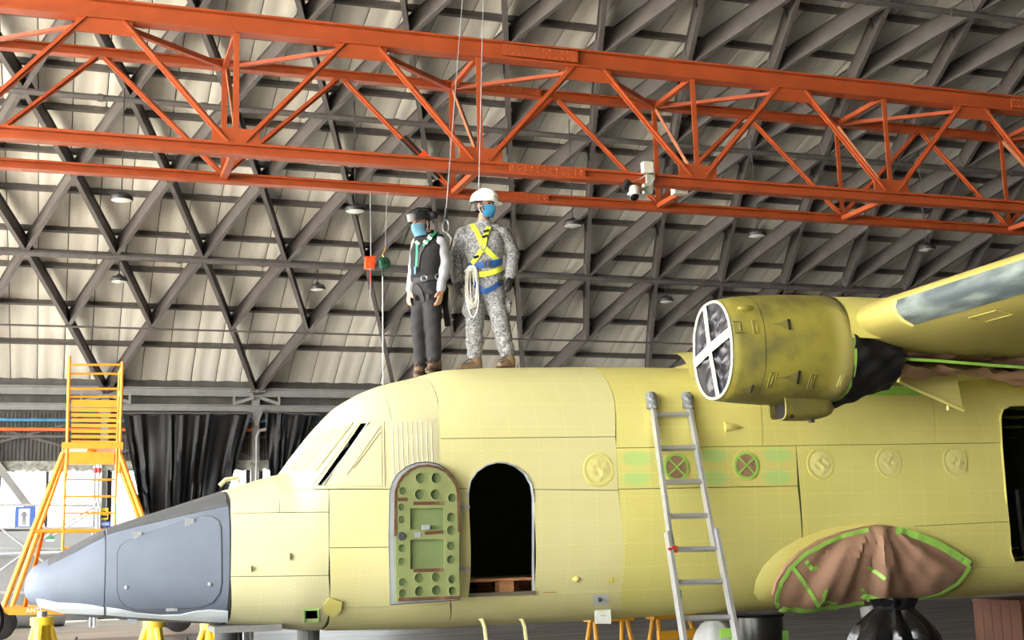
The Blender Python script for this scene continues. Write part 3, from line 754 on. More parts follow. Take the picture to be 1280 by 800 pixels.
# ------------------------------------------------------------------ skin panels
H = PI / 2
def skin(bld, cuts=(), name='skin_panel', mt=None):
    o = bld.build(name, mt or M_PRIMER, plane, smooth=25)
    if cuts:
        for k in cuts:
            c = CUT[k]; cc = MB(); cc.add(c.v, c.f); cut(o, [_shift(cc, o)])
        auto_smooth(o.data, 25)
    return o
def _shift(c, o): return c            # cutters are in world space, as the evaluated object is
bpy.context.view_layer.update()
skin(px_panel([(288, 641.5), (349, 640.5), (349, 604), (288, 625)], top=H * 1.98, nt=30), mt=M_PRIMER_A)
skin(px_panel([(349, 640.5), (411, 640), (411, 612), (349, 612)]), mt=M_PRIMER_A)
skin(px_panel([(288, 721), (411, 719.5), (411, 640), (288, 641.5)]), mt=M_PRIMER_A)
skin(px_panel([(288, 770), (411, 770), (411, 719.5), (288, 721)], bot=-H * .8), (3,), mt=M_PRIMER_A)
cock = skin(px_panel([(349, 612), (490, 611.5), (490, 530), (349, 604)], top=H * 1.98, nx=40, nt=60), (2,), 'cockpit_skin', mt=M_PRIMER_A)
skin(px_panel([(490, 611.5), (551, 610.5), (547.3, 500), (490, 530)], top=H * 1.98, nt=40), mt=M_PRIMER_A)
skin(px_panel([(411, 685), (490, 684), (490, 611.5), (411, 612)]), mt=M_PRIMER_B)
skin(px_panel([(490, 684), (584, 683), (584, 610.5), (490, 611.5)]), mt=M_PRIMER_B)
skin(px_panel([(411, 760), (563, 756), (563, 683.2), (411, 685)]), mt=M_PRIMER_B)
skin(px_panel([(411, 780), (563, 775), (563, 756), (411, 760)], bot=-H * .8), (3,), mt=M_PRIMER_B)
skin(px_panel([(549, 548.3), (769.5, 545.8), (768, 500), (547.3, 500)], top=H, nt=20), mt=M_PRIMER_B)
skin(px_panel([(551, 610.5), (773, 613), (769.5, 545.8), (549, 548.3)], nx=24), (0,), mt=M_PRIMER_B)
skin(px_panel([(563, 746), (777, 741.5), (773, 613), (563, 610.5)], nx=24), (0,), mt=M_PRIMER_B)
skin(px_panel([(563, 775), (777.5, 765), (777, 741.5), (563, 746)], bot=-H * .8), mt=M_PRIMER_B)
skin(px_panel([(770, 560), (953, 557.5), (950, 500), (768, 500)], top=H, nt=20))
skin(px_panel([(773, 611.5), (997.5, 607.5), (995, 556.8), (770, 560)]))
skin(px_panel([(777, 720), (1002, 700), (997.5, 607.5), (773, 611.5)], bot=-H * .8, nt=20))
skin(px_panel([(953, 557.5), (1168, 554.5), (1165, 500), (950, 500)], top=H, nt=20))
skin(px_panel([(1002, 700), (1141.5, 700), (1132, 555), (995, 556.8)], bot=-H * .8, nt=20))
skin(px_panel([(1168, 554.5), (1252, 553.5), (1249, 500), (1165, 500)], top=H, nt=20))
skin(px_panel([(1140, 658), (1262, 652), (1254, 553.5), (1132, 555)]), (1,))
skin(px_panel([(1143, 713), (1267, 708.5), (1262, 652), (1140, 658)]), (1,))
skin(px_panel([(1143, 725), (1268, 722), (1267, 708.5), (1143, 713)], bot=-H * .8), (1,))
P = hit(1268, 640)
skin(xt_panel(free=(1, 1), c4=[(P[0] + .0, -H * .8), (13.0, -H * .8), (13.0, H), (P[0] - .02, H)], nx=30, nt=30), (1,))
skin(xt_panel(free=(1, 1), c4=[(hit(549, 500)[0] + .0, H), (13.0, H), (13.0, H * 2.8), (hit(549, 500)[0], H * 2.8)], nx=30, nt=30), name='far_skin')

# ------------------------------------------------------------------ nose
XA, XB = hit(131.5, 720)[0], XS0
def loft(x0, x1, nx, close0=False, off=0.0):
    u = np.linspace(0, 1, nx) ** (2.0 if close0 else 1.0); xs = x0 + (x1 - x0) * u
    return [[fus(x, t, off) for t in np.linspace(-PI, PI, 73)[:-1]] for x in xs]
b = MB(); G_ = loft(X_TIP + .001, XA - .004, 30, True); b.grid(G_, closed_v=True); b.add(G_[0], [tuple(range(72))]); b.add(G_[-1], [tuple(range(72))])
b.build('nose_cone', M_NOSE, plane, smooth=60)
b = MB(); G_ = loft(XA + .004, XB - .003, 24); b.grid(G_, closed_v=True); b.add(G_[0], [tuple(range(72))]); b.add(G_[-1], [tuple(range(72))])
nose = b.build('nose_section', M_NOSE, plane, smooth=60)
b = MB(); G_ = loft(XA - .012, XA + .012, 3, off=-.006); b.grid(G_, closed_v=True); b.build('nose_seam', M_NOSEEDGE, plane)
b = MB(); G_ = loft(XB - .012, XS0 + .02, 3, off=-.006); b.grid(G_, closed_v=True); b.build('nose_seam', M_NOSEEDGE, plane)
HATCH = [(z[0] / 2.909, 525 + z[1] / 2.909) for z in ((429, 490), (438, 462), (462, 441), (500, 425), (690, 362), (735, 351), (770, 353), (795, 368), (804, 395), (806, 590), (798, 630), (775, 660), (730, 680), (620, 685), (500, 687), (462, 677), (438, 652), (428, 615))]
hb = [((p[0] - 211) * 1.022 + 211, (p[1] - 704) * 1.02 + 704) for p in HATCH]
b = skin_patch(hb, .0015, .01); b.build('hatch_gap', M_NOSEEDGE, plane)
b = skin_patch(HATCH, .006, .006); hatch = b.build('nose_hatch', M_NOSE, plane, smooth=30)
for p in ((172, 670), (237.5, 654), (215, 760.5)):
    P = hit(*p); n_ = normal_at(P); b = MB(); b.box(P + n_ * .012, (.07 if p[1] < 700 else .09, .014, .06 if p[1] < 700 else .025)); b.build('hatch_latch', M_LIGHTRIM, hatch)
for p in ((158, 734), (262, 730)):
    P = hit(*p); n_ = normal_at(P); b = MB(); b.lathe([(.001, .012), (.014, .011), (.016, 0)], P + n_ * .006, n_, 10); b.build('lock_button', M_LIGHTRIM, hatch)
# dark anti-glare top and pale lower band
def top_band(x0, x1, t0, t1, off=.003):
    return xt_panel(free=(1, 1), c4=[(x0, t0[0]), (x1, t0[1]), (x1, t1), (x0, t1)], thick=.004, gap=.001, off=off, nx=20, nt=24)
top_band(XA + .01, XB - .006, (xt(136, 668)[1], xt(285, 632)[1]), H * 1.4).build('antiglare_panel', M_NOSEDARK, plane, smooth=True)
top_band(X_TIP + .18, XA - .01, (xt(60, 705)[1] - .1, xt(129, 671.5)[1]), H * 1.4).build('antiglare_panel', M_NOSEDARK, plane, smooth=True)
def band(pts_top, pts_bot): return [*pts_top, *pts_bot[::-1]]
up_ = [(46, 748), (58, 750), (74, 753.5), (95, 754), (115, 756), (130, 759)]
lo_ = [(48, 757), (62, 761.5), (78, 765.5), (95, 766.5), (115, 767.5), (130, 768)]
skin_patch(band(up_, lo_), .007, .006, 6).build('pale_band', M_NOSEPALE, plane)
up_ = [(133, 758.5), (150, 761), (170, 765.5), (200, 768.5), (225, 768), (245, 763.5), (262, 761.8), (285, 763.5)]
lo_ = [(133, 768), (150, 769.5), (170, 771), (200, 773), (225, 774.5), (245, 775.5), (262, 776.5), (285, 777.5)]
skin_patch(band(up_, lo_), .007, .006, 6).build('pale_band', M_NOSEPALE, plane)
P = hit(158, 770); b = MB(); b.prism([P + (0, .1, 0), P + (.11, .1, 0), P + (.08, .1, -.07), P + (.03, .1, -.07)], (0, .04, 0)); b.build('nose_antenna', M_LIGHTRIM, plane)
# seam where the windscreen deck meets the nose, small handle on top
P = at(285, 604, YC - .35)
b = MB(); b.path([P + (-.07, 0, -.02), P + (-.02, 0, .03), P + (.08, 0, .045), P + (.09, 0, .0)], .022, 6); b.build('wiper_fairing', M_PRIMER3, plane, smooth=True)

# ------------------------------------------------------------------ cockpit glazing under masking
z7 = lambda *pp: [(320 + a / 4.923, 480 + c / 4.923) for a, c in pp]
M_MASKSIDE = mat('masked_side_glass', srgb(208, 203, 160), .3, var=.05, bump=.12, bscale=8)
M_MASK = mat('masked_glass_dimmed', srgb(176, 168, 136), .3, var=.06, bump=.12, bscale=8)  # side glass colour darkened to offset the stronger light on the windscreen
WS = z7((196, 540), (372, 532), (598, 240), (400, 283))
skin_patch(WS, .010, .010).build('windscreen_pane', M_MASK, plane, smooth=30)
for a, c in (((372, 532), (598, 240)), ((196, 540), (372, 532)), ((400, 283), (598, 240)), ((196, 540), (400, 283))):
    A, B = z7(a, c); pts = [hit(A[0] + (B[0] - A[0]) * f, A[1] + (B[1] - A[1]) * f) for f in np.linspace(0, 1, 8)]
    b = MB(); b.path([p + normal_at(p) * .006 for p in pts], .009, 6); b.build('windscreen_frame', M_PRIMER3, plane, smooth=True)
for a, c in (((295, 395), (470, 375)), ((300, 520), (500, 275)),):
    A, B = z7(a, c); pts = [hit(A[0] + (B[0] - A[0]) * f, A[1] + (B[1] - A[1]) * f) for f in np.linspace(0, 1, 8)]
    b = MB(); b.path([p + normal_at(p) * .009 for p in pts], .004, 6); b.build('glazing_bar', M_PRIMER3, plane, smooth=True)
SIDEW = z7((432, 622), (775, 612), (770, 248), (690, 244))
skin_patch(SIDEW, .006, .012).build('side_window', M_MASKSIDE, plane, smooth=30)
A, B = z7((415, 626), (694, 240)); P1, P2 = hit(*A), hit(*B)
b = MB(); b.path([P1 + normal_at(P1) * .01, (P1 + P2) / 2 + normal_at((P1 + P2) / 2) * .0, P2 + normal_at(P2) * .01], .009, 6); b.build('sliding_window_edge', M_LIGHTRIM, plane)
for a, c in (((600, 520), (765, 300)), ((560, 560), (765, 265))):
    A, B = z7(a, c); pts = [hit(A[0] + (B[0] - A[0]) * f, A[1] + (B[1] - A[1]) * f) for f in np.linspace(0, 1, 5)]
    b = MB(); b.path([p + normal_at(p) * .009 for p in pts], .004, 5); b.build('film_crease', M_MASK, plane)
fp = z7((345, 628), (790, 628), (785, 232), (640, 232))
for i in range(4):
    A, B = fp[i], fp[(i + 1) % 4]; pts = [hit(A[0] + (B[0] - A[0]) * f, A[1] + (B[1] - A[1]) * f) for f in np.linspace(0, 1, 6)]
    b = MB(); b.path([p + normal_at(p) * .002 for p in pts], .006, 6); b.build('side_window_frame', M_PRIMER3, plane, smooth=True)
# ribbed escape panel behind the side window
skin_patch(z7((835, 600), (1125, 590), (1108, 215), (825, 222)), .003, .004).build('ribbed_panel', mat('ribbed_panel_pale', srgb(200, 197, 160), .5, var=.03), plane)
for i in range(9):
    x0, x1 = 850 + i * 30, 838 + i * 30
    A, B = z7((x0, 585), (x1, 235)); pts = [hit(A[0] + (B[0] - A[0]) * f, A[1] + (B[1] - A[1]) * f) for f in np.linspace(0, 1, 6)]
    b = MB(); b.path([p + normal_at(p) * .000 for p in pts], .007, 6); b.build('panel_rib', mat('rib_pale', srgb(206, 203, 162), .5) if i == 0 else bpy.data.materials['rib_pale'], plane, smooth=True)
# ------------------------------------------------------------------ crew door opening and open door leaf
W = outline_w(DOOR)
b = MB(); inn = [p + (0, .05, 0) for p in W]; b.grid([W, inn], closed_v=True); o = b.build('door_jamb', M_LIGHTRIM, plane, fix=False)
b = MB(); b.path([p + (0, -.004, 0) for p in W], .008, 6, closed=True); b.build('door_seal', M_LIGHTRIM, plane, smooth=True)
P0, P1 = hit(585.5, 744), hit(667, 742)
b = MB(); b.box(((P0[0] + P1[0]) / 2, P0[1] + .03, P0[2]), (P1[0] - P0[0], .12, .03)); b.build('door_sill', mat('worn_sill', srgb(120, 112, 96), .5, .4), plane)
for y in (634, 711):
    P = hit(580, y); b = MB(); b.box(P + (-.01, -.03, 0), (.09, .05, .03)); b.build('door_hinge', M_LIGHTRIM, plane)
z10 = lambda a, c: (470 + a / 3.81, 560 + c / 3.81)
YD = hit(532, 680)[1] - .13          # plane of the inner face of the open leaf
def dw(a, c, dy=0.0):
    p = at(*z10(a, c), YD); return np.array([p[0], YD + dy, p[2]])
LEAF = [(78, 745), (403, 722), (400, 400), (396, 210), (388, 172), (368, 135), (338, 100), (300, 78), (250, 68), (200, 72), (155, 90), (115, 122), (90, 160), (76, 205), (72, 420)]
leaf = None
b = MB(); b.prism([dw(*p, .035) for p in LEAF], (0, .03, 0)); leaf = b.build('door_leaf', M_LIGHTRIM, plane)
INN = [(96, 733), (398, 716), (396, 400), (391, 215), (383, 180), (360, 142), (328, 110), (292, 92), (248, 84), (205, 88), (165, 104), (128, 134), (106, 168), (94, 210), (92, 420)]
b = MB(); b.prism([dw(*p, .0) for p in INN], (0, .012, 0)); plate = b.build('door_inner_plate', M_GREENDOOR, plane)
b = MB(); b.prism([dw(*p, .03) for p in INN], (0, .004, 0)); b.build('door_recess', M_GREENDK, plane)
holes = [(212, 143, 25), (287, 143, 25), (208, 222, 25), (283, 222, 25), (128, 205, 19), (362, 237, 21), (122, 280, 18), (122, 340, 18), (357, 330, 22), (357, 391, 22), (122, 477, 18), (357, 467, 22), (357, 531, 22), (122, 541, 18), (205, 618, 23), (287, 615, 23), (127, 640, 20), (362, 625, 20), (208, 683, 24), (288, 677, 23), (127, 692, 20), (364, 680, 20)]
sc_ = np.linalg.norm(dw(100, 300) - dw(200, 300)) / 100
cs = []
for hx, hy, hr in holes:
    c = MB(); p = dw(hx, hy); c.tube(p + (0, -.05, 0), p + (0, .02, 0), hr * sc_, 18); cs.append(c)
for q in (((163, 388), (322, 388), (322, 285), (163, 287)), ((163, 578), (325, 572), (325, 433), (163, 437))):
    c = MB(); c.prism([dw(*p, -.05) for p in q], (0, .07, 0)); cs.append(c)
bpy.context.view_layer.update(); cut(plate, cs)
for hx, hy, hr in holes:
    p = dw(hx, hy, -.001); rr = hr * sc_
    b = MB(); b.path([p + (rr * math.cos(a), 0, rr * math.sin(a)) for a in np.linspace(0, 2 * PI, 19)[:-1]], .004, 5, closed=True); b.build('hole_flange', M_GREENDOOR, plate, smooth=True)
b = MB(); b.path([dw(*p, -.002) for p in INN[2:]], .02, 4, flat=(.022, .006), up=(0, -1, 0)); b.build('sealant_strip', M_RUST, plate)
for q in (((178, 264), (320, 262)), ((178, 584), (322, 580)), ((105, 245), (150, 245)), ((105, 722), (395, 712)), ((232, 406), (318, 400))):
    b = MB(); b.path([dw(*q[0], -.002), dw((q[0][0] + q[1][0]) / 2, (q[0][1] + q[1][1]) / 2, -.002), dw(*q[1], -.002)], .02, 4, flat=(.028, .006), up=(0, -1, 0)); b.build('sealant_strip', M_RUST, plate)
b = MB(); b.prism([dw(182, 426, -.002), dw(212, 426, -.002), dw(212, 400, -.002), dw(182, 400, -.002)], (0, -.004, 0)); b.build('data_plate', M_LIGHTRIM, plate)
b = MB(); b.box(dw(235, 378, -.01), (.06, .03, .04)); b.build('latch', M_LIGHTRIM, plate)
b = MB(); b.lathe([(.001, -.012), (.03, -.012), (.036, 0)], dw(122, 420), (0, 1, 0), 12); b.build('lock_boss', M_NOSEEDGE, plate)
b = MB(); b.path([dw(*p, .05) for p in LEAF], .012, 6, closed=True); b.build('rubber_seal', mat('dark_rubber', srgb(74, 80, 86), .7), leaf, smooth=True)

# wooden pallet lying in the doorway
pz = zf + .0
M_WOOD = mat('pallet_wood', srgb(170, 120, 78), .8, var=.18, scale=4, stretch=(1, 8, 8))
pal = thing('wooden_pallet', 'brown wooden pallet lying on the cabin floor inside the open crew door', 'pallet', (3.65, 11.15, pz))
for k, dy in enumerate((-.3, -.08, .14, .36)):
    b = MB(); b.box((3.62, 11.15 + dy, pz + .125), (.95, .12, .022)); b.build('deck_board', M_WOOD, pal)
for x in (3.2, 3.66, 4.05):
    for dy in (-.3, .3):
        b = MB(); b.box((x, 11.15 + dy, pz + .065), (.13, .12, .09)); b.build('block', M_WOOD, pal)
    b = MB(); b.box((x, 11.15, pz + .01), (.13, .75, .02)); b.build('bottom_board', M_WOOD, pal)

# ------------------------------------------------------------------ portholes
def basis(P):
    n = normal_at(P); u = nrm(np.cross((0, 0, 1), n)); return n, u, np.cross(n, u)
def porthole(px, py, paper=False, R=.118):
    P = hit(px, py); n, u, w_ = basis(P)
    ring = MB(); ring.lathe([(R + .032, -.004), (R + .030, .003), (R + .014, .005), (R + .004, .004), (R - .004, .001), (R - .006, -.01)], P, n, 32)
    fr = ring.build('porthole_frame', M_PRIMER2, plane, smooth=True)
    b = MB(); rows = []; rs = random.Random(int(px))
    ph = [rs.uniform(0, 6) for _ in range(6)]
    for i in range(9):
        r = R * i / 8; row = []
        for k in range(28):
            a = 2 * PI * k / 28; x, y = r * math.cos(a), r * math.sin(a)
            hgt = .004 + (1 - (r / R) ** 2) * (.006 + .003 * math.sin(x * 70 + ph[0] + 2 * math.sin(y * 40 + ph[1])) + .0025 * math.sin(y * 90 + x * 50 + ph[2]))
            row.append(P + u * x + w_ * y + n * hgt)
        rows.append(row)
    b.grid(rows, closed_v=True); b.build('porthole_cover', M_KRAFT if paper else M_FILM, fr, smooth=True)
    if paper:
        ang = 40
        for a in (rad(ang), rad(ang + 95)):
            d = u * math.cos(a) + w_ * math.sin(a); b = MB()
            b.path([P + d * (R + .008) * f + n * .017 for f in np.linspace(-1, 1, 7)], .01, 4, flat=(.014, .003), up=tuple(n)); b.build('tape_strip', M_TAPE, fr)
        b = MB(); b.path([P + (u * math.cos(a) + w_ * math.sin(a)) * (R + .002) + n * .012 for a in np.linspace(0, 2 * PI, 29)[:-1]], .01, 4, closed=True, flat=(.022, .004), up=tuple(n)); b.build('tape_ring', M_TAPE, fr)
for p in ((748, 587), (1025.5, 580), (1111, 578.5), (1194, 576.5)): porthole(*p)
for p in ((845, 584), (932.5, 582)): porthole(*p, paper=True, R=.112)

# ------------------------------------------------------------------ small fittings on the skin
W = outline_w(SQ); b = MB(); b.path([p + (0, -.004, 0) for p in W], .012, 6, closed=True); b.build('square_port_rim', mat('port_rim_green', srgb(150, 185, 110), .5), plane, smooth=True)
skin_patch([(404, 752), (411, 745), (427, 750), (426, 760), (417, 768), (405, 764)], .03, .006, 8).build('port_cover', M_PRIMER2, plane)
def scoop(px, py, dx, dz, dark=False):
    P = hit(px, py); n, u, w_ = basis(P); sx = -u if u[0] < 0 else u
    b = MB(); b.add([P - sx * dx, P + sx * dx * .4 + w_ * dz, P + sx * dx * .4 - w_ * dz, P + sx * dx * .4 + w_ * dz + n * .03, P + sx * dx * .4 - w_ * dz + n * .03], [(0, 1, 3), (0, 4, 2), (0, 3, 4), (1, 2, 4, 3)])
    b.build('air_vent', M_PRIMER2, plane)
scoop(309, 711, .085, .026); scoop(357, 696, .085, .028)
P = hit(915, 534); n, u, w_ = basis(P)
b = MB(); sx = -u if u[0] < 0 else u
rows = []
for i in range(9):
    f = i / 8; ww = .05 * (1 - f) ** .6; hh = .045 * math.sin(PI * min(1, .25 + f * .75)) * (1 - f * .6)
    rows.append([P + sx * (-.08 + .2 * f) + w_ * ww * math.cos(a) + n * max(0, hh * math.sin(a)) for a in np.linspace(0, PI, 9)])
b.grid(rows); b.add(rows[0], [tuple(range(9))]); b.build('teardrop_fairing', M_PRIMER2, plane, smooth=True)
P = hit(720, 724); b = MB(); b.ball(P, (.035, .03, .026), 12, 8); b.build('drain_boss', M_PRIMER2, plane, smooth=True)
P = hit(765, 725.5); n, u, w_ = basis(P)
b = MB(); b.lathe([(.034, -.002), (.032, .005), (.028, .005), (.026, .001), (.001, .001)], P, n, 20); b.build('round_cap', M_PRIMER2, plane, smooth=True)
b = MB(); b.path([P - w_ * .024 + n * .004, P + w_ * .024 + n * .004], .004, 5); b.build('cap_slot', M_PRIMER2, plane)
skin_patch([(742, 756), (761, 755), (760, 742.5), (741.5, 743.5)], .003, .004, 8).build('ground_power_socket', mat('socket_white', srgb(206, 208, 208), .5), plane)
P = hit(749, 748); b = MB(); b.lathe([(.001, .03), (.016, .03), (.016, 0)], P, normal_at(P), 10); b.build('socket_plug', M_NOSEEDGE, plane)
P = hit(752, 764); n, u, w_ = basis(P)
b = MB(); b.box(P + n * .05, (.15, .02, .13), np.array(Matrix.Rotation(rad(-10), 3, 'X') @ Matrix.Rotation(rad(4), 3, 'Y'))); fl = b.build('socket_flap', mat('flap_white', srgb(222, 224, 215), .5), plane)
b = MB(); b.box(P + n * .064 + (0, 0, -.005), (.055, .006, .06)); b.build('flap_placard', M_TAPE, fl)
b = MB()
for k in range(3): b.box(P + n * .068 + (0, 0, .012 - .015 * k), (.03, .004, .008))
b.build('placard_marks', M_BLK, fl, kind='stuff')
for x in (600, 650):
    P = hit(x, 775); b = MB(); b.path([P + (-.015, .0, .02), P + (.01, -.03, .0), P + (.03, -.035, -.06), P + (.045, -.03, -.2)], .017, 6); b.build('drain_hose', mat('hose_cream', srgb(222, 216, 160), .6) if x == 600 else bpy.data.materials['hose_cream'], plane, smooth=True)
# rear side door opening rim
W = outline_w(CARGO)
b = MB(); b.grid([W, [p + (0, .12, 0) for p in W]], closed_v=True); b.build('cargo_door_jamb', M_PRIMER2, plane, fix=False)
b = MB(); b.path([p + (0, -.003, 0) for p in W], .012, 6, closed=True); b.build('cargo_door_rim', M_PRIMER2, plane, smooth=True)
P = hit(1268, 640)
b = MB(); b.path([at(1270, 612, P[1] + .3), at(1274, 650, P[1] + .3), at(1279, 690, P[1] + .35)], .03, 6); b.build('black_drape', M_BLACKFILM, plane, smooth=True)
# ------------------------------------------------------------------ main gear blister masked with paper
PAPER = [(966, 750), (962, 738), (966, 722), (978, 704), (996, 688), (1020, 674), (1050, 664), (1078, 658), (1094, 655.5), (1112, 657), (1140, 664), (1168, 674), (1192, 687), (1211, 700), (1204, 712), (1188, 726), (1165, 738), (1135, 745), (1095, 747), (1050, 749), (1005, 755), (980, 756)]
def seg_d(px, py, poly):
    best = 1e9; n = len(poly)
    for i in range(n):
        x0, y0 = poly[i]; x1, y1 = poly[(i + 1) % n]; dx, dy = x1 - x0, y1 - y0
        t = max(0, min(1, ((px - x0) * dx + (py - y0) * dy) / (dx * dx + dy * dy + 1e-9))); best = min(best, math.hypot(px - x0 - t * dx, py - y0 - t * dy))
    return best
FAIR = [(942, 742), (945, 725), (955, 707), (972, 690), (996, 675), (1030, 662), (1070, 655), (1100, 653), (1110, 660), (1060, 700), (1000, 757), (970, 757), (950, 752)]
def fair_b(P, x, y): return .06 * (1 - math.exp(-seg_d(x, y, FAIR) / 14))
def low_hit(x, y): return hit(x, y)
skin_patch(FAIR, .002, .01, 7, fair_b).build('gear_fairing', M_PRIMER2, plane, smooth=35)
def paper_b(P, x, y):
    d = seg_d(x, y, PAPER); h = .07 + .07 * (1 - math.exp(-d / 22))
    a = math.atan2(y - 640, x - 1094); r = math.hypot(x - 1094, y - 652)
    h += min(1, d / 14) * (.030 * math.sin(a * 9 + .6) * min(1, r / 50) + .016 * math.sin(a * 23 + r * .05) + .014 * math.sin(x * .13 + y * .31) * math.sin(x * .07 - y * .2 + 1))
    if d > 4: h += .03 * math.exp(-((x - 1094) / 12) ** 2)
    return h
pap = skin_patch(PAPER, .004, .05, 5, paper_b).build('kraft_paper_mask', M_KRAFT, plane, smooth=50)
def tape_line(pts, w=.045, name='tape_strip', lift=.012, parent=None):
    q = []; nn = []
    for i in range(len(pts) - 1):
        for f in np.linspace(0, 1, 5)[:-1]: q.append((pts[i][0] + (pts[i + 1][0] - pts[i][0]) * f, pts[i][1] + (pts[i + 1][1] - pts[i][1]) * f))
    q.append(pts[-1]); W = []
    for k, (x, y) in enumerate(q):
        P = hit(x, y); n = normal_at(P); hh = paper_b(P, x, y) if inside(PAPER, x, y) else .07
        W.append(P + n * (.004 + hh + lift + .004 * math.sin(k * 2.1))); nn.append(tuple(n))
    b = MB(); b.path(W, .02, 4, flat=(w, .004), up=nn); return b.build(name, M_TAPE, parent or pap)
tape_line([(968, 748), (966, 738), (971, 722), (983, 705), (1000, 690), (1024, 677), (1052, 667), (1078, 661)], .04)
tape_line([(1112, 661), (1140, 668), (1166, 678), (1190, 691), (1205, 700)], .07)
tape_line([(1206, 702), (1190, 721), (1165, 734), (1135, 741), (1112, 744)], .05)
tape_line([(972, 750), (1000, 750), (1030, 748), (1058, 747), (1075, 742)], .09)
tape_line([(1072, 734), (1085, 735), (1100, 736), (1110, 742)], .07)
tape_line([(985, 705), (996, 718), (1010, 735), (1022, 748)], .035); tape_line([(1000, 697), (1008, 706), (1016, 704)], .04)
tape_line([(1022, 722), (1018, 738), (1040, 741)], .035); tape_line([(1075, 702), (1091, 710)], .035); tape_line([(1070, 726), (1080, 738)], .035)

# ------------------------------------------------------------------ engine nacelle
YE = 9.15
nac_x = [4.90, 4.93, 5.0, 5.2, 5.5, 5.8, 5.9, 5.95]
nac_w = pchip(nac_x, [.315, .335, .352, .385, .415, .425, .415, .395])
nac_h = pchip(nac_x, [.385, .402, .415, .435, .448, .45, .445, .43])
nac_z = pchip(nac_x, [3.135, 3.135, 3.14, 3.145, 3.15, 3.155, 3.155, 3.155])
def nac(X, a, off=0.0):
    c, s = math.cos(a), math.sin(a); n = 2.3; r = (abs(c) ** n + abs(s) ** n) ** (-1 / n)
    return np.array([X, YE - (nac_w(X) + off) * r * c, nac_z(X) + (nac_h(X) + off) * r * s])
A60 = np.linspace(-PI, PI, 61)[:-1]
def nring(x0, x1, n, off=0.0): return [[nac(x, a, off) for a in A60] for x in np.linspace(x0, x1, n)]
eng = None
b = MB(); b.grid(nring(4.90, 5.16, 8), closed_v=True); lip = b.build('nacelle_intake_cowl', M_NACELLE, plane, smooth=True, fix=False)
b = MB(); b.grid(nring(5.165, 5.95, 20), closed_v=True); cowl = b.build('nacelle_cowl', M_NACELLE, plane, smooth=True, fix=False)
b = MB(); b.grid(nring(5.14, 5.2, 3, -.006), closed_v=True); b.build('cowl_joint', M_NOSEEDGE, plane, fix=False)
b = MB(); b.grid(nring(5.945, 5.98, 2, -.005), closed_v=True); b.add(nring(5.98, 5.98, 1, -.005)[0], [tuple(range(60))]); b.build('cowl_tape_edge', M_TAPE, plane, fix=False)
# wrinkled film over the intake with crossed tape
rows = []
for i in range(15):
    f = i / 14; row = []
    for k in range(60):
        a = A60[k]; P = nac(4.905, a); C0 = np.array([4.905, YE, nac_z(4.9)]); q = C0 + (P - C0) * f * .985
        q[0] += (1 - f ** 6) * (.012 * math.sin(q[1] * 38 + 3 * math.sin(q[2] * 17)) + .009 * math.sin(q[2] * 55 + q[1] * 31) + .006 * math.sin(a * 9 + f * 7))
        row.append(q)
    rows.append(row)
b = MB(); b.grid(rows, closed_v=True)
film = b.build('intake_cover_film', mat('intake_black_film', srgb(34, 33, 40), .36, bump=.25, bscale=14, spec=.5), plane, smooth=True)
def ntape(a0, a1, w=.05):
    A, B = nac(4.885, a0), nac(4.885, a1); b = MB(); b.path([A, (A + B) / 2 + (-.012, 0, 0), B], .02, 4, flat=(w, .005), up=(-1, 0, 0)); return b.build('crossed_tape', M_WHITETAPE, film)
ntape(rad(104), rad(-78)); ntape(rad(-170), rad(14), .075)
b = MB(); b.path([nac(4.897, a, .002) for a in A60], .011, 6, closed=True); b.build('intake_tape_rim', M_WHITETAPE, film, smooth=True)
def on_nac(px, py):
    d = ray(px, py); Y = 8.3
    while Y < 9.3:
        P = CO + d * (Y / d[1]); X = min(max(P[0], 4.9), 5.95); c = (abs(P[1] - YE) / nac_w(X)) ** 2.3 + (abs(P[2] - nac_z(X)) / nac_h(X)) ** 2.3
        if c < 1: return P
        Y += .004
    return CO + d * (8.8 / d[1])
def nnorm(P): return nrm([0, (P[1] - YE) / nac_w(P[0]) ** 2, (P[2] - nac_z(P[0])) / nac_h(P[0]) ** 2])
M_HOLE = mat('cavity_shade_paint', srgb(26, 25, 16), .9)  # shade inside the openings, put into a dark colour
def naca(px0, py0, px1, py1, name='naca_inlet'):
    A, B = on_nac(px0, py0), on_nac(px1, py1); n = nnorm(B); d = nrm(B - A); w = np.cross(n, d)
    L_ = np.linalg.norm(B - A); h = L_ * .33
    pts = []
    for f, g in ((0, .03), (.3, .12), (.55, .35), (.75, .75), (1, 1.0)): pts.append((f, g))
    P_ = [A + d * L_ * f + w * h * g + n * .003 for f, g in pts] + [A + d * L_ * f - w * h * g + n * .003 for f, g in pts[::-1]]
    b = MB(); b.prism(P_, n * .003); o = b.build(name, mat('inlet_ramp', srgb(122, 114, 56), .7) if 'inlet_ramp' not in bpy.data.materials else bpy.data.materials['inlet_ramp'], cowl)
    b = MB(); e = A + d * L_ * .97; b.prism([e + w * h + n * .004, e - w * h + n * .004, e - w * h + d * L_ * .1 + n * .004, e + w * h + d * L_ * .1 + n * .004], n * .012); b.build('inlet_shade_strip', M_HOLE, o)  # dark strip painted for the shade in the inlet mouth
naca(965, 405, 985, 406); naca(972, 472, 997, 471); naca(922, 485, 939, 485)
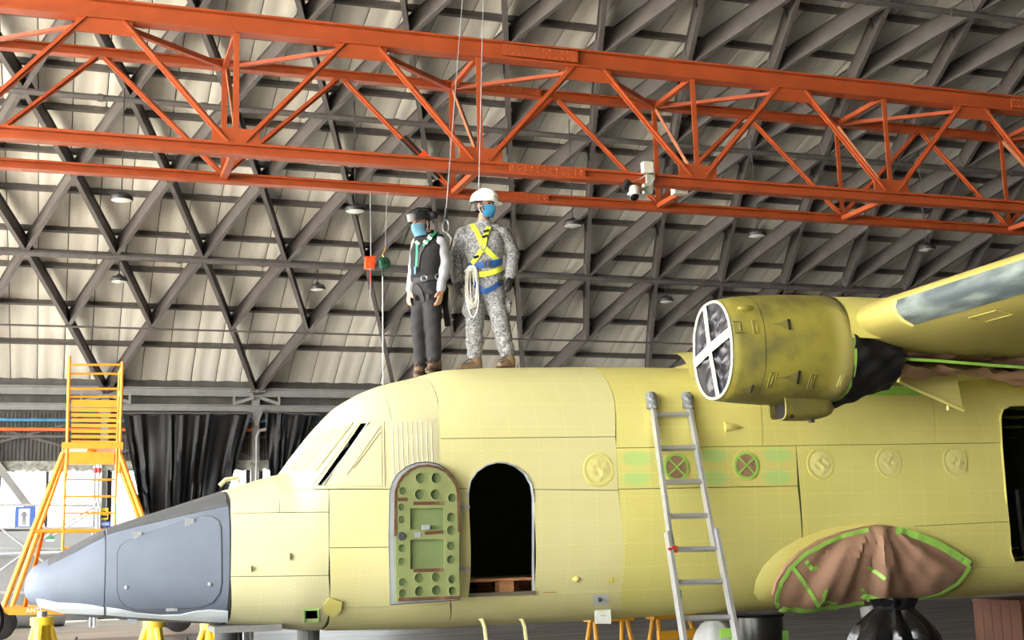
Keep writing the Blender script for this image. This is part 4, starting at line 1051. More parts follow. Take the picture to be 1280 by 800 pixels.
for q in ((925, 409, 20, 16), (946, 409, 12, 18), (965, 475, 9, 22), (1014, 477, 7, 22), (1051, 476, 6, 18)):
    P = on_nac(q[0], q[1]); n = nnorm(P); sx = q[2] / 165; sz = q[3] / 165; u = np.array([1, 0, 0]); w = np.cross(n, u)
    b = MB(); b.path([P + u * sx / 2 * a + w * sz / 2 * c + n * .003 for a, c in ((-1, -1), (1, -1), (1, 1), (-1, 1))], .004, 5, closed=True); lt = b.build('cowl_latch', M_NACELLE, cowl)
    b = MB(); b.path([P - w * sz * .3 + n * .004, P + w * sz * .3 + n * .004], .006, 5); b.build('latch_bar', M_NACELLE, lt)
P = on_nac(932, 386); b = MB(); b.ball(P, (.075, .03, .032), 14, 8); b.build('cowl_blister', M_NACELLE, cowl, smooth=True)
# air scoop below
sc = []
for f in np.linspace(0, 1, 12):
    X = 5.42 + .50 * f; hz = .105 if f < .45 else .105 * math.sqrt(max(0.02, 1 - ((f - .45) / .56) ** 2)); wy = .13 if f < .5 else .13 * math.sqrt(max(.05, 1 - ((f - .5) / .52) ** 2))
    zc_ = 2.675; row = []
    for a in np.linspace(-PI, PI, 25)[:-1]:
        c, s = math.cos(a), math.sin(a); r = (abs(c) ** 4 + abs(s) ** 4) ** -.25; row.append((X, YE - .06 - wy * r * c, zc_ + hz * r * s))
    sc.append(row)
b = MB(); b.grid(sc, closed_v=True); b.add(sc[-1], [tuple(range(24))]); so = b.build('oil_cooler_scoop', M_NACELLE, plane, smooth=45, fix=False)
b = MB(); b.path(sc[0], .009, 5, closed=True); b.build('scoop_lip', M_NACELLE, so, smooth=True)
b = MB(); b.box((5.475, YE - .06, 2.675), (.02, .24, .19)); b.build('scoop_shade_plate', M_HOLE, so)  # plate added to paint the scoop mouth dark
b = MB(); b.tube((5.7, YE - .1, 2.6), (5.7, YE - .1, 2.55), .025, 8); b.build('drain_pipe', M_BLK, so)
# black cloth wrapped round the rear of the engine
b = MB(); rows = []
for i, f in enumerate(np.linspace(0, 1, 24)):
    X = 5.955 + .55 * f; row = []
    for k in range(72):
        a = -PI + 2 * PI * k / 72; g = 1 - .30 * f
        row.append((X, YE - .0 - nac_w(5.95) * g * math.cos(a) * (1 + .05 * math.sin(a * 7 + f * 9) + .03 * math.sin(a * 13 - f * 14)), 3.12 - .02 * f + nac_h(5.95) * (1 - .42 * f) * math.sin(a) * (1 + .05 * math.sin(a * 6 - f * 8) + .02 * math.sin(a * 15 + f * 11))))
    rows.append(row)
b.grid(rows, closed_v=True); b.add(rows[-1], [tuple(range(72))]); b.build('black_wrap_cloth', M_BLACKCLOTH, plane, smooth=True, fix=False)

# ------------------------------------------------------------------ wing
XLE = 6.0
pl0 = at_x(1104, 391, XLE); pl1 = at_x(1280, 336, XLE)
zle = lambda Y: pl0[2] + (pl1[2] - pl0[2]) * (Y - pl0[1]) / (pl1[1] - pl0[1])
CH = 2.3
def foil(f):
    """closed loop of (x, z) around the section, unit chord"""
    t = .18
    th = lambda x: 5 * t * (.2969 * math.sqrt(x) - .126 * x - .3516 * x * x + .2843 * x ** 3 - .1036 * x ** 4)
    cb = lambda x: .035 * (1 - (2 * x - .9) ** 2) if x < .95 else 0
    xs = [.5 * (1 - math.cos(PI * i / 18)) for i in range(19)]
    return [(x, cb(x) + th(x)) for x in xs[::-1]] + [(x, cb(x) - th(x)) for x in xs[1:-1]]
FO = foil(0)
zoff = {}
def wing_pt(Y, k, off=0.0):
    x, z = FO[k]; c = CH if Y > 6.2 else CH * (1 - .10 * (6.2 - Y) / 4)
    n = nrm([x - .4, 0, z * 4]); return np.array([XLE + x * c + off * n[0], Y, zle(max(Y, 2)) * 1.0 + z * c - x * .22 + off * n[2]])
def wing_mesh(ys, off=0.0, ks=None):
    ks = range(len(FO)) if ks is None else ks
    return [[wing_pt(y, k, off) for k in ks] for y in ys]
w_out = [8.66, 8.3, 7.8, 7.2, 6.5, 5.6, 4.6, 3.6, 2.6, 2.2]
b = MB(); G_ = wing_mesh(w_out); b.grid(G_, closed_v=True); b.add(G_[0], [tuple(range(len(FO)))]); b.add(G_[-1], [tuple(range(len(FO)))]); M_WING = primer('wing_primer', srgb(182, 170, 94), srgb(170, 158, 82), rivets=False)
wing = b.build('wing', M_WING, plane, smooth=40, fix=False)
b = MB(); G_ = wing_mesh([13.6, 12.6, 11.75, 10.6, 9.6, 8.67]); b.grid(G_, closed_v=True); b.add(G_[0], [tuple(range(len(FO)))]); b.add(G_[-1], [tuple(range(len(FO)))]); b.build('wing_centre_section', M_WING, plane, smooth=40, fix=False)
# rounded root of the outer panel where it meets the nacelle
b = MB(); b.grid([[wing_pt(8.66 + .10 * math.sin(a), k, 0.0) * np.array([1, 1, 1]) * 1.0 + (0.06 * (1 - math.cos(a)), 0, 0) for k in range(len(FO))] for a in np.linspace(0, PI / 2, 6)], closed_v=True); b.build('wing_root_fairing', M_WING, wing, smooth=True, fix=False)
# black de-icing boot on the leading edge
kLE = 18
M_BOOT = mat('worn_deicer_boot', srgb(72, 82, 84), .4, col2=srgb(140, 150, 140), scale=4, lo=.45, hi=.8, stretch=(3, .6, 1.5))
boot_y = np.linspace(8.25, 2.4, 14)
ks = list(range(kLE - 1, kLE + 4))
rows = wing_mesh(boot_y, .006, ks)
b = MB(); b.grid(rows); b.build('deicer_boot', M_BOOT, wing, smooth=True, fix=False)
b = MB(); b.path([wing_pt(8.25, k, .006) for k in ks] , .016, 6); b.build('boot_end_seal', M_PRIMER2, wing, smooth=True)
# underside: hinge strip, access panel
kk = 27
pts = [wing_pt(y, 27, .012) for y in np.linspace(8.1, 3.0, 12)]
b = MB(); b.path(pts, .022, 6); hs = b.build('hinge_strip', M_WING, wing, smooth=True)
for y in np.arange(8.0, 5.4, -.16):
    p = wing_pt(y, 27, .03); b = MB(); b.ball(p, .02, 8, 5); b.build('hinge_bolt', M_PRIMER2, hs, smooth=True)
p = [wing_pt(7.75, 22, .004), wing_pt(7.45, 22, .004), wing_pt(7.45, 23, .004), wing_pt(7.75, 23, .004)]
b = MB(); b.path(p, .003, 5, closed=True); b.build('access_panel', M_WING, wing)
# top of the nacelle running into the wing
rows = []
for f in np.linspace(0, 1, 14):
    X = 5.93 + 1.2 * f; row = []
    top = 3.60 + .03 * math.sin(f * PI) - .05 * f
    for a in np.linspace(0, PI, 17): row.append((X, YE + .40 * math.cos(a), 3.2 + (top - 3.2) * math.sin(a) ** .7))
    rows.append(row)
b = MB(); b.grid(rows); aft = b.build('nacelle_aft_fairing', M_PRIMER2, plane, smooth=True, fix=False)
P = at(1107, 376, YE - .1); b = MB(); b.ball(P, (.07, .05, .025), 12, 8); b.build('fairing_blister', M_PRIMER2, aft, smooth=True)
# paper and fairings under the wing between engine and fuselage
b = MB(); rows = []
for i, f in enumerate(np.linspace(0, 1, 22)):
    row = []
    for j, g in enumerate(np.linspace(0, 1, 9)):
        X = 6.45 + 1.9 * f; Y = 8.95 + .75 * g
        row.append((X, Y, 3.02 - .06 * f + .10 * g + .02 * math.sin(f * 31 + g * 5) + .016 * math.sin(f * 57 - g * 9) - .09 * math.sin(PI * g) * (.5 + .5 * math.sin(f * 9))))
    rows.append(row)
b.grid(rows); b.grid([[tuple(np.array(p) + (0, 0, .12)) for p in r] for r in rows]); b.build('kraft_paper_wrap', M_KRAFT, plane, smooth=50, fix=False)
b = MB(); b.path([(6.45, 8.94, 3.07), (6.9, 8.94, 3.06), (7.5, 8.94, 3.03), (8.3, 8.94, 3.0)], .02, 4, flat=(.025, .006), up=(0, -1, 0)); b.build('tape_strip', M_TAPE, plane)
# slanting fairing plate hanging below the wing root
q = [at(1122, 476, 9.6), at(1152, 452, 9.6), at(1196, 470, 9.6), at(1204, 513, 9.6)]
b = MB(); b.prism(q, (0, .03, 0)); fpz = b.build('fairing_plate', M_PRIMER2, plane)
b = MB(); b.path([q[0] + (0, -.01, 0), q[3] + (0, -.01, 0)], .018, 6); b.build('plate_edge', M_PRIMER2, fpz)
b = MB(); c = at(1185, 507, 9.58); b.tube(c, c + (0, 0, -.04), .015, 8); b.build('plate_lug', M_PRIMER2, fpz)
# long wing-to-body fillet
rows = []
for f in np.linspace(0, 1, 18):
    X = 5.4 + 4.6 * f; row = []
    for a in np.linspace(0, PI / 2, 8): row.append((X, 11.0 - .45 * math.cos(a), 3.2 + .30 * math.sin(a) - .1 * (1 - math.sin(PI * f))))
    rows.append(row)
b = MB(); b.grid(rows); b.build('wing_body_fillet', M_PRIMER2, plane, smooth=True, fix=False)
P = hit(1085, 494)
b = MB(); b.path([hit(x, 489) + (0, -.05, .0) for x in (1060, 1090, 1120, 1150)], .02, 4, flat=(.09, .006), up=(0, -1, 0)); b.build('tape_strip', M_TAPE, plane)
# ------------------------------------------------------------------ floor sheeting and hanging sheets
m, N, L, P = mat_new('black_floor_plastic')
tc = N.new('ShaderNodeTexCoord'); mp = N.new('ShaderNodeMapping'); mp.inputs['Scale'].default_value = (.35, 2.2, 1); L.new(tc.outputs['Object'], mp.inputs[0])
nz = N.new('ShaderNodeTexNoise'); nz.inputs['Scale'].default_value = 1.6; nz.inputs['Detail'].default_value = 8; nz.inputs['Distortion'].default_value = .6; L.new(mp.outputs[0], nz.inputs['Vector'])
rp = N.new('ShaderNodeValToRGB'); rp.color_ramp.elements[0].color = srgb(44, 43, 42); rp.color_ramp.elements[1].color = srgb(112, 108, 100)
rp.color_ramp.elements[0].position = .38; rp.color_ramp.elements[1].position = .62
L.new(nz.outputs[0], rp.inputs[0]); L.new(rp.outputs[0], P.inputs['Base Color']); P.inputs['Roughness'].default_value = .45
bp = N.new('ShaderNodeBump'); bp.inputs['Strength'].default_value = .8; bp.inputs['Distance'].default_value = .05; L.new(nz.outputs[0], bp.inputs['Height']); L.new(bp.outputs[0], P.inputs['Normal'])
M_FLOORPL = m
b = MB(); rows = []
for x in np.linspace(-4, 40, 90):
    row = []
    for y in np.linspace(1.5, 29.5, 90):
        row.append((x, y + (.5 * math.sin(x * .3) if y > 29 else 0), .012 + .012 * math.sin(y * 4.1 + .8 * math.sin(x * .7)) * math.sin(y * .9 + x * .2) ** 2))
    rows.append(row)
b.grid(rows); b.build('floor_sheet', M_FLOORPL, label='wrinkled dark plastic sheet spread over the floor under the aircraft', cat='plastic sheet', smooth=60, fix=False)

M_CURTAIN = mat('black_curtain_plastic', srgb(20, 20, 22), .5, spec=.3, bump=.12, bscale=3)
def curtain(tl, tr, br, bl, Y, label, folds, seed):
    rs = random.Random(seed); ph = [rs.uniform(0, 6.3) for _ in range(8)]
    TL, TR, BR, BL = at(*tl, Y), at(*tr, Y), at(*br, Y), at(*bl, Y)
    t = thing('hanging_sheet', label, 'plastic sheet', ((TL + TR) / 2 * (1, 1, 0) + (0, 0, min(BL[2], BR[2]))), 'black sheets hung before the back wall')
    b = MB(); rows = []; nu, nv = 70, 50
    for i in range(nu + 1):
        u = i / nu; row = []
        for j in range(nv + 1):
            v = j / nv
            p = (1 - v) * ((1 - u) * TL + u * TR) + v * ((1 - u) * BL + u * BR)
            sw = 4 * u * (1 - u) * (v * .0)
            fan = u * folds + .30 * math.sin(u * 11 + ph[5]) + .18 * math.sin(u * 23 + ph[3]) + .55 * math.sin(v * 2.2 + ph[0]) * (u - .5) * 2
            d = .11 * math.sin(fan * 2 * PI + ph[1]) + .06 * math.sin(fan * 4.3 * PI + ph[2] + v * 2) + .02 * math.sin((u + v * .6) * 24 + ph[4])
            # swags: a few big diagonal folds hanging between the fixing points
            d += .15 * math.sin(PI * min(1, v * 1.2)) * math.sin((v * 1.5 + abs(u - .45) * 2.2) * 4 + ph[6])
            hem = -.06 * abs(math.sin(u * folds * PI)) * (1 - v)
            row.append(p + (0, -d * (.25 + .75 * v), hem - .12 * v * math.sin(u * 6 + ph[7])))
        rows.append(row)
    b.grid(rows); o = b.build('sheet', M_CURTAIN, t, smooth=60, fix=False)
    b = MB(); b.tube(TL + (-.05, .05, .02), TR + (.05, .05, .02), .03, 8); b.build('hanging_rail', M_PURLIN, t)
curtain((153, 517), (314, 517), (262, 700), (186, 700), YB - .5, 'wide black plastic sheet hanging in folds behind the grey aircraft nose', 6, 3)
curtain((331, 515), (398, 519), (352, 640), (341, 640), YB - .5, 'narrow black plastic sheet hanging beside the wall column behind the windscreen', 3, 9)

# ------------------------------------------------------------------ orange access stairs
M_YORANGE = mat('stair_orange', srgb(250, 158, 44), .45, var=.06)
YS, YS2 = 31.0, 32.5
st = thing('access_stairs', 'tall orange wheeled access stair tower with railed platform behind the nose', 'stairs', (*at(90, 700, YS)[:2], 0))
def sp(px, py, Y=YS): return at(px, py, Y)
def spart(name, pts, r=.03, n=8): b = MB(); b.path(pts, r, n); return b.build(name, M_YORANGE, st, smooth=40)
BX = lambda p, q, w, h, name, up=(0, 0, 1): (lambda b: (b.bar(p, q, w, h, up), b.build(name, M_YORANGE, st))[1])(MB())
for Y in (YS, YS2):
    k = sp(84, 590); z0 = k[2]
    dx = 0 if Y == YS else .02
    for px_, top in ((86, 445), (152, 452)):
        a = sp(px_ - 3, 592); c = sp(px_ + 1, top); spart('guard_post', [(a[0], Y, a[2]), (c[0], Y, c[2])], .035)
    for py in (456, 486):
        a, c = sp(86, py), sp(152, py); spart('guard_rail', [(a[0], Y, a[2]), (c[0], Y, c[2])], .026)
for px_ in (86, 152):
    for py in (458, 486, 520):
        a = sp(px_, py); spart('side_rail', [(a[0], YS, a[2]), (a[0], YS2, a[2] + .02)], .024)
for py in (504, 512, 518.5, 525, 531.5, 538.5, 545.5, 552.5):
    a, c = sp(89, py), sp(147, py + .5); BX((a[0], YS + .03, a[2]), (c[0], YS + .03, c[2]), .03, .16 if py == 504 else .075, 'slat')
a, c = sp(80, 557), sp(151, 557); b = MB(); b.box(((a[0] + c[0]) / 2, (YS + YS2) / 2, a[2]), (c[0] - a[0] + .1, YS2 - YS + .1, .14)); b.build('platform_deck', M_YORANGE, st)
a, c = sp(86, 573), sp(143, 573); BX((a[0], YS, a[2]), (c[0], YS, c[2]), .1, .28, 'cross_beam')
b = MB(); p = sp(116, 564, YS + .3); b.tube(p + (-.12, 0, -.1), p + (.06, 0, .1), .08, 10); b.build('hydraulic_cylinder', M_YORANGE, st)
for x0, x1 in ((83, 77), (146, 142)): a, c = sp(x0, 552), sp(x1, 720); spart('ladder_rail', [a, (c[0], YS, c[2])], .034)
for k_, py in enumerate((599.5, 620.5, 641.5, 663, 685, 707)):
    f = (py - 552) / 168; a, c = sp(83 - 6 * f, py), sp(146 - 4 * f, py); spart('rung', [a, c], .028)
for Y, dx in ((YS, 0), (YS2, 9)):
    a, c = sp(79 + dx * .2, 566), sp(2 + dx, 764); spart('raking_leg', [(a[0], Y, a[2]), (c[0], Y, c[2])], .06)
    a, c = sp(150, 568), sp(222, 764); spart('raking_leg', [(a[0], Y, a[2]), (c[0], Y, c[2])], .06)
a, c = sp(-2, 764), sp(226, 762); BX((a[0], YS, a[2]), (c[0], YS, c[2]), .1, .16, 'base_beam'); BX((a[0], YS2, a[2]), (c[0], YS2, c[2]), .1, .16, 'base_beam')
BX((a[0], YS, a[2]), (a[0], YS2, a[2]), .1, .14, 'base_beam'); BX((c[0], YS, c[2]), (c[0], YS2, c[2]), .1, .14, 'base_beam')
a2, c2 = sp(40, 664), sp(184, 663); spart('tie_bar', [a2, c2], .045)
for px_ in (40, 62):
    q = sp(px_, 745); BX(sp(54, 664), (sp(30, 760)[0], YS + .7, sp(30, 760)[2]), .07, .07, 'inner_leg')
wr = a[2] * .5
for X in (a[0] + .05, c[0] - .05):
    for Y in (YS, YS2):
        b = MB(); b.lathe([(.05, -.07), (wr * .7, -.07), (wr, -.04), (wr, .04), (wr * .7, .07), (.05, .07)], (X, Y, wr), (0, 1, 0), 18); b.build('wheel', M_BLK, st, smooth=30)
        b = MB(); b.box((X, Y, (wr + a[2]) / 2 + .02), (.12, .2, a[2] - wr)); b.build('wheel_fork', M_STEEL, st)
def text_mesh(s, size, extr=.002):
    cu = bpy.data.curves.new('lettering', 'FONT'); cu.body = s; cu.size = size; cu.extrude = extr; cu.align_x = 'CENTER'; cu.align_y = 'CENTER'; cu.resolution_u = 3
    ob = bpy.data.objects.new('lettering', cu); COL.objects.link(ob); bpy.context.view_layer.update()
    me = bpy.data.meshes.new_from_object(ob.evaluated_get(bpy.context.evaluated_depsgraph_get())); bpy.data.objects.remove(ob); bpy.data.curves.remove(cu); return me
def lettering(s, size, pos, mt, parent, name='lettering'):
    me = text_mesh(s, size); o = link(name, me, None, parent, pos); me.materials.clear(); me.materials.append(mt); o.rotation_euler = (PI / 2, 0, 0); return o
M_INKW = mat('white_ink', srgb(235, 235, 235), .6, var=.02); M_INKK = mat('black_ink', srgb(25, 25, 25), .6)
p = sp(42, 763); lettering('ANTI', .14, (p[0], YS - .056, p[2]), M_INKW, st)

# ------------------------------------------------------------------ silver scaffold frame and signs at the far left
M_GALV = mat('scaffold_galvanised', srgb(186, 190, 192), .4, .3, var=.05)
YG = 35.0
sc_ = thing('scaffold_frame', 'silver tubular scaffold frame with crossed braces behind the orange stairs', 'scaffold', (*at(60, 700, YG)[:2], 0))
def gp(px, py, Y=YG): return at(px, py, Y)
def gpart(name, a, c, r=.035): b = MB(); b.tube(a, c, r, 8); return b.build(name, M_GALV, sc_, smooth=40)
for px_ in (119, 123.5, -6):
    a = gp(px_, 581 if px_ > 0 else 620); gpart('upright', (a[0], YG + (.4 if px_ == 119 else 0), 0), a + (0, .4 if px_ == 119 else 0, 0), .04)
for py in (631.5, 660, 686, 741):
    gpart('ledger', gp(-8, py - .5), gp(124, py + .5), .035 if py != 686 else .025)
for q in (((-6, 655), (60, 706)), ((-6, 718), (62, 668)), ((60, 668), (118, 634)), ((66, 670), (121, 637)), ((58, 706), (30, 680))):
    gpart('cross_brace', gp(*q[0]), gp(*q[1]), .028)
for px_ in (119, 123.5):
    for py in (588, 631): p = gp(px_, py); b = MB(); b.tube(p + (0, 0, -.06), p + (0, 0, .06), .055, 8); b.build('coupler', mat('coupler_red', srgb(200, 60, 70), .5) if py == 588 and px_ == 119 else (bpy.data.materials['coupler_red'] if py == 588 else M_GALV), sc_)
def board(name, label, px0, py0, px1, py1, Y, col, cat='sign'):
    a, c = at(px0, py1, Y), at(px1, py0, Y); cen = ((a[0] + c[0]) / 2, Y, a[2])
    t = thing(name, label, cat, cen)
    b = MB(); b.box(((a[0] + c[0]) / 2, Y, (a[2] + c[2]) / 2), (c[0] - a[0], .02, c[2] - a[2])); b.build('sign_board', mat(name + '_paint', col, .5, var=.04), t)
    return t, a, c
t, a, c = board('safety_poster', 'blue safety poster with a picture of a worker, left of the orange stairs', 18, 633, 45, 658.5, YG - .05, srgb(62, 98, 178))
w, h = c[0] - a[0], c[2] - a[2]
def flat(pts, mt, name, dy=-.013):
    b = MB(); b.prism([(a[0] + u * w, YG - .05 + dy, a[2] + v * h) for u, v in pts], (0, -.003, 0)); return b.build(name, mt, t)
flat([(.18, .02), (.72, .02), (.72, .9), (.18, .9)], mat('poster_photo_pale', srgb(196, 200, 206), .6, var=.08, scale=9), 'poster_picture')
M_FIG = mat('poster_figure_grey', srgb(112, 116, 124), .6, var=.15, scale=14)
flat([(.38, .08), (.43, .08), (.45, .42), (.48, .08), (.54, .08), (.52, .5), (.56, .55), (.60, .42), (.57, .6), (.52, .72), (.48, .74), (.42, .74), (.36, .7), (.30, .55), (.33, .45), (.36, .56), (.38, .5)], M_FIG, 'poster_figure', -.017)
flat([(.43, .76), (.47, .75), (.50, .79), (.49, .85), (.44, .86), (.41, .81)], mat('poster_helmet_white', srgb(228, 228, 228), .6, var=.02), 'poster_helmet', -.018)
t, a, c = board('warning_sign', 'small yellow warning sign with a black symbol on the wall column', 125.5, 635, 135.5, 649.5, YB - .23, srgb(238, 206, 50))
w, h = c[0] - a[0], c[2] - a[2]
b = MB(); cc = ((a[0] + c[0]) / 2, YB - .245, a[2] + h * .62); b.lathe([(.001, 0), (w * .22, 0), (w * .22, .004), (.001, .004)], cc, (0, -1, 0), 12); b.build('symbol', M_INKK, t)
b = MB(); b.box((cc[0], YB - .243, a[2] + h * .25), (w * .75, .006, h * .22)); b.build('symbol_base', M_INKK, t)
t, a, c = board('notice_plate', 'small blue notice plate below the yellow warning sign', 125, 651.5, 138, 658.5, YB - .23, srgb(58, 92, 170))
w, h = c[0] - a[0], c[2] - a[2]
for k in (.35, .65):
    b = MB(); b.box(((a[0] + c[0]) / 2, YB - .243, a[2] + h * k), (w * .8, .004, h * .12)); b.build('printed_line', M_INKW, t)
t, a, c = board('exit_plate', 'small green plate with a pale lower edge behind the scaffold braces', 57, 668.5, 68, 676.5, YG + .3, srgb(70, 150, 110))
b = MB(); b.box(((a[0] + c[0]) / 2, YG + .285, a[2] + .02), (c[0] - a[0], .006, .05)); b.build('plate_border', M_INKW, t)
# grey tank and tyre at the left edge
M_TANK = mat('pale_grey_tank', srgb(140, 142, 142), .5, var=.06)
p = at(20, 732, YG + 1.6); q = at(-40, 732, YG + 1.6)
t = thing('storage_tank', 'pale grey horizontal storage tank lying behind the scaffold', 'tank', (p[0] - 1.2, YG + 1.6, 0))
r_ = .95
b = MB(); b.lathe([(.01, -.22), (r_ * .6, -.16), (r_ * .95, -.03), (r_, 0), (r_, 3.2), (r_ * .95, 3.23), (.01, 3.4)], (p[0] - 2.0, YG + 1.6, r_ + .02), (1, 0, 0), 28); b.build('tank_body', M_TANK, t, smooth=True)
for dx in (.5, 2.6): b = MB(); b.box((p[0] - 2.0 + dx, YG + 1.6, .22), (.2, 1.2, .44)); b.build('saddle', M_STEEL, t)
p = at(-12, 729, 27.0)
t = thing('loose_tyre', 'black tyre cut off by the left picture edge behind the stairs base', 'tyre', (p[0], 27, 0))
R_ = .58
b = MB(); b.lathe([(R_ * .58, -.11), (R_ * .9, -.12), (R_, -.07), (R_, .07), (R_ * .9, .12), (R_ * .58, .11), (R_ * .55, 0), (R_ * .58, -.11)], (p[0] - R_ + .28, 27, R_), (0, 1, 0), 28); b.build('tyre_casing', M_BLK, t, smooth=30)
b = MB(); b.lathe([(.05, -.06), (R_ * .5, -.05), (R_ * .57, -.08), (R_ * .57, .08), (.05, .06)], (p[0] - R_ + .28, 27, R_), (0, 1, 0), 20); b.build('rim', M_STEEL, t, smooth=30)

# ------------------------------------------------------------------ aluminium ladder against the fuselage
M_ALU = mat('ladder_aluminium', srgb(188, 190, 194), .35, .55, var=.06, scale=9)
TL, TR = hit(812, 503) + (0, -.05, 0), hit(857, 503) + (0, -.05, 0)
YLo = TL[1] - .80
ML, MR = at(840, 689, TL[1] - .50), at(893.5, 686, TL[1] - .50)
BL, BR = at(855.5, 798, YLo), at(918, 798, YLo)
def tofloor(a, c): f = (a[2] - .02) / (a[2] - c[2]); return a + (c - a) * f
BL, BR = tofloor(ML, BL), tofloor(MR, BR)
ld = thing('aluminium_ladder', 'silver aluminium ladder leaning on the yellow fuselage side', 'ladder', (BL + BR) / 2)
fw_ = nrm(np.cross(TR - TL, TL - BL))
if fw_[1] > 0: fw_ = -fw_
def lbar(a, c, w, h, name, mt=None): b = MB(); b.section(a, c, [(-w / 2, -h / 2), (w / 2, -h / 2), (w / 2, -h / 2 + .008), (-w / 2 + .008, -h / 2 + .008), (-w / 2 + .008, h / 2 - .008), (w / 2, h / 2 - .008), (w / 2, h / 2), (-w / 2, h / 2)], tuple(fw_)); return b.build(name, mt or M_ALU, ld)
lbar(ML + (ML - TL) * .0, TL, .03, .07, 'rail'); lbar(MR, TR, .03, .07, 'rail')
lbar(BL, ML + (TL - ML) * .12 + (-.03, -.02, 0), .032, .075, 'lower_rail'); lbar(BR, MR + (TR - MR) * .12 + (.03, -.02, 0), .032, .075, 'lower_rail')
def onrail(y, left):
    up_ = y < 688; A, B = ((ML, TL) if left else (MR, TR)) if up_ else ((BL, ML) if left else (BR, MR))
    lo, hi = 0.0, 1.0
    for _ in range(30):
        m_ = (lo + hi) / 2; P = A + (B - A) * m_; c = CM @ (P - CO); v = 400 + FPX * c[1] / c[2]
        if v > y: lo = m_
        else: hi = m_
    return A + (B - A) * lo
for y in (519, 560.5, 603, 645.5, 687, 728, 773):
    A, B = onrail(y, True), onrail(y - 1, False); b = MB(); b.bar(A, B, .045, .034, tuple(nrm(TL - BL))); b.build('rung', M_ALU, ld)
A, B = onrail(801, True), onrail(801, False)
for z in (.32, .05):
    f = (z - BL[2]) / (ML[2] - BL[2]); A, B = BL + (ML - BL) * f, BR + (MR - BR) * f; b = MB(); b.bar(A, B, .045, .034, tuple(nrm(TL - BL))); b.build('rung', M_ALU, ld)
b = MB(); c = ML + (TL - ML) * .0; b.box(c + fw_ * .045, (.05, .03, .06)); b.tube(c + fw_ * .05, c + fw_ * .05 + (-.06, -.01, 0), .012, 8); b.build('locking_clip', mat('clip_red', srgb(190, 62, 40), .5), ld)
for T_ in (TL, TR):
    b = MB(); rows = []
    for i in range(9):
        f = i / 8; rr = (.052 if f < .8 else .052 * (1.7 - f) ** 1.0) * (1 + .0)
        rows.append([T_ + nrm(TL - BL) * (-.07 + .17 * f) + np.array([rr * math.cos(a) * (1 + .16 * math.sin(a * 5 + i)), rr * math.sin(a) * (1 + .16 * math.sin(a * 4 + i * 2)), 0]) for a in np.linspace(0, 2 * PI, 17)[:-1]])
    b.grid(rows, closed_v=True); b.add(rows[-1], [tuple(range(16))]); b.build('padded_end', mat('bubble_wrap_grey', srgb(120, 122, 124), .3, bump=.6, bscale=30) if T_ is TL else bpy.data.materials['bubble_wrap_grey'], ld, smooth=40)
b = MB(); P = onrail(745, True); b.box(P + fw_ * .04, (.02, .006, .07)); b.build('green_sticker', mat('sticker_green', srgb(60, 150, 80), .5), ld)

# ------------------------------------------------------------------ stands, jacks, gear and covers below the aircraft
M_JACK = mat('jack_yellow', srgb(244, 208, 60), .45, var=.08)
M_JACK2 = mat('trestle_ochre', srgb(206, 148, 36), .5, var=.08)
M_CHROME = mat('chrome_ram', srgb(190, 192, 196), .2, .8)
def tripod_jack(px, py, Y, label, spread=.34, mt=None, wheels=True, rot=0.3):
    mt = mt or M_JACK; top = at(px, py, Y); t = thing('tripod_jack', label, 'jack', (top[0], Y, 0), 'yellow aircraft jacks')
    b = MB(); b.tube((top[0], Y, .18), (top[0], Y, top[2] - .06), .07, 14); b.build('cylinder', mt, t, smooth=40)
    b = MB(); b.tube((top[0], Y, top[2] - .08), (top[0], Y, top[2] - .0), .045, 12); b.build('ram', M_CHROME if wheels else mt, t, smooth=40)
    b = MB(); b.tube((top[0], Y, top[2] - .12), (top[0], Y, top[2] - .05), .1, 14); b.build('collar', mt, t, smooth=40)
    for k in range(3):
        a = rot + k * 2 * PI / 3; f = np.array([top[0] + spread * math.cos(a), Y + spread * math.sin(a), .1])
        b = MB(); b.tube((top[0] + .06 * math.cos(a), Y + .06 * math.sin(a), top[2] - .1), f, .035, 8); b.build('leg', mt, t, smooth=40)
        b = MB(); b.tube((top[0], Y, .25), f + (0, 0, .08), .022, 8); b.build('stay', mt, t, smooth=40)
        g = MB(); g.lathe([(.01, -.03), (.07, -.03), (.075, 0), (.07, .03), (.01, .03)], f + (0, 0, -.02), (math.sin(a), -math.cos(a), 0), 14); g.build('caster_wheel' if wheels else 'foot_pad', M_BLK, t, smooth=40)
    b = MB(); b.box((top[0] + .2, Y - .05, top[2] * .45), (.16, .12, .2)); b.build('pump_unit', mt, t)
    b = MB(); b.path([(top[0] + .2, Y - .05, top[2] * .55), (top[0] + .26, Y - .05, top[2] * .75), (top[0] + .3, Y - .07, top[2] * .8)], .012, 6); b.build('pump_handle', M_BLK, t)
    return t
tripod_jack(53, 764, 12.6, 'bright yellow tripod jack standing below the nose tip', .36)
tripod_jack(193, 768, 12.9, 'bright yellow jack half hidden below the nose hatch', .36, rot=.9)
tripod_jack(262, 772, 14.3, 'yellow wheeled jack below the seam behind the nose', .34, rot=1.4)
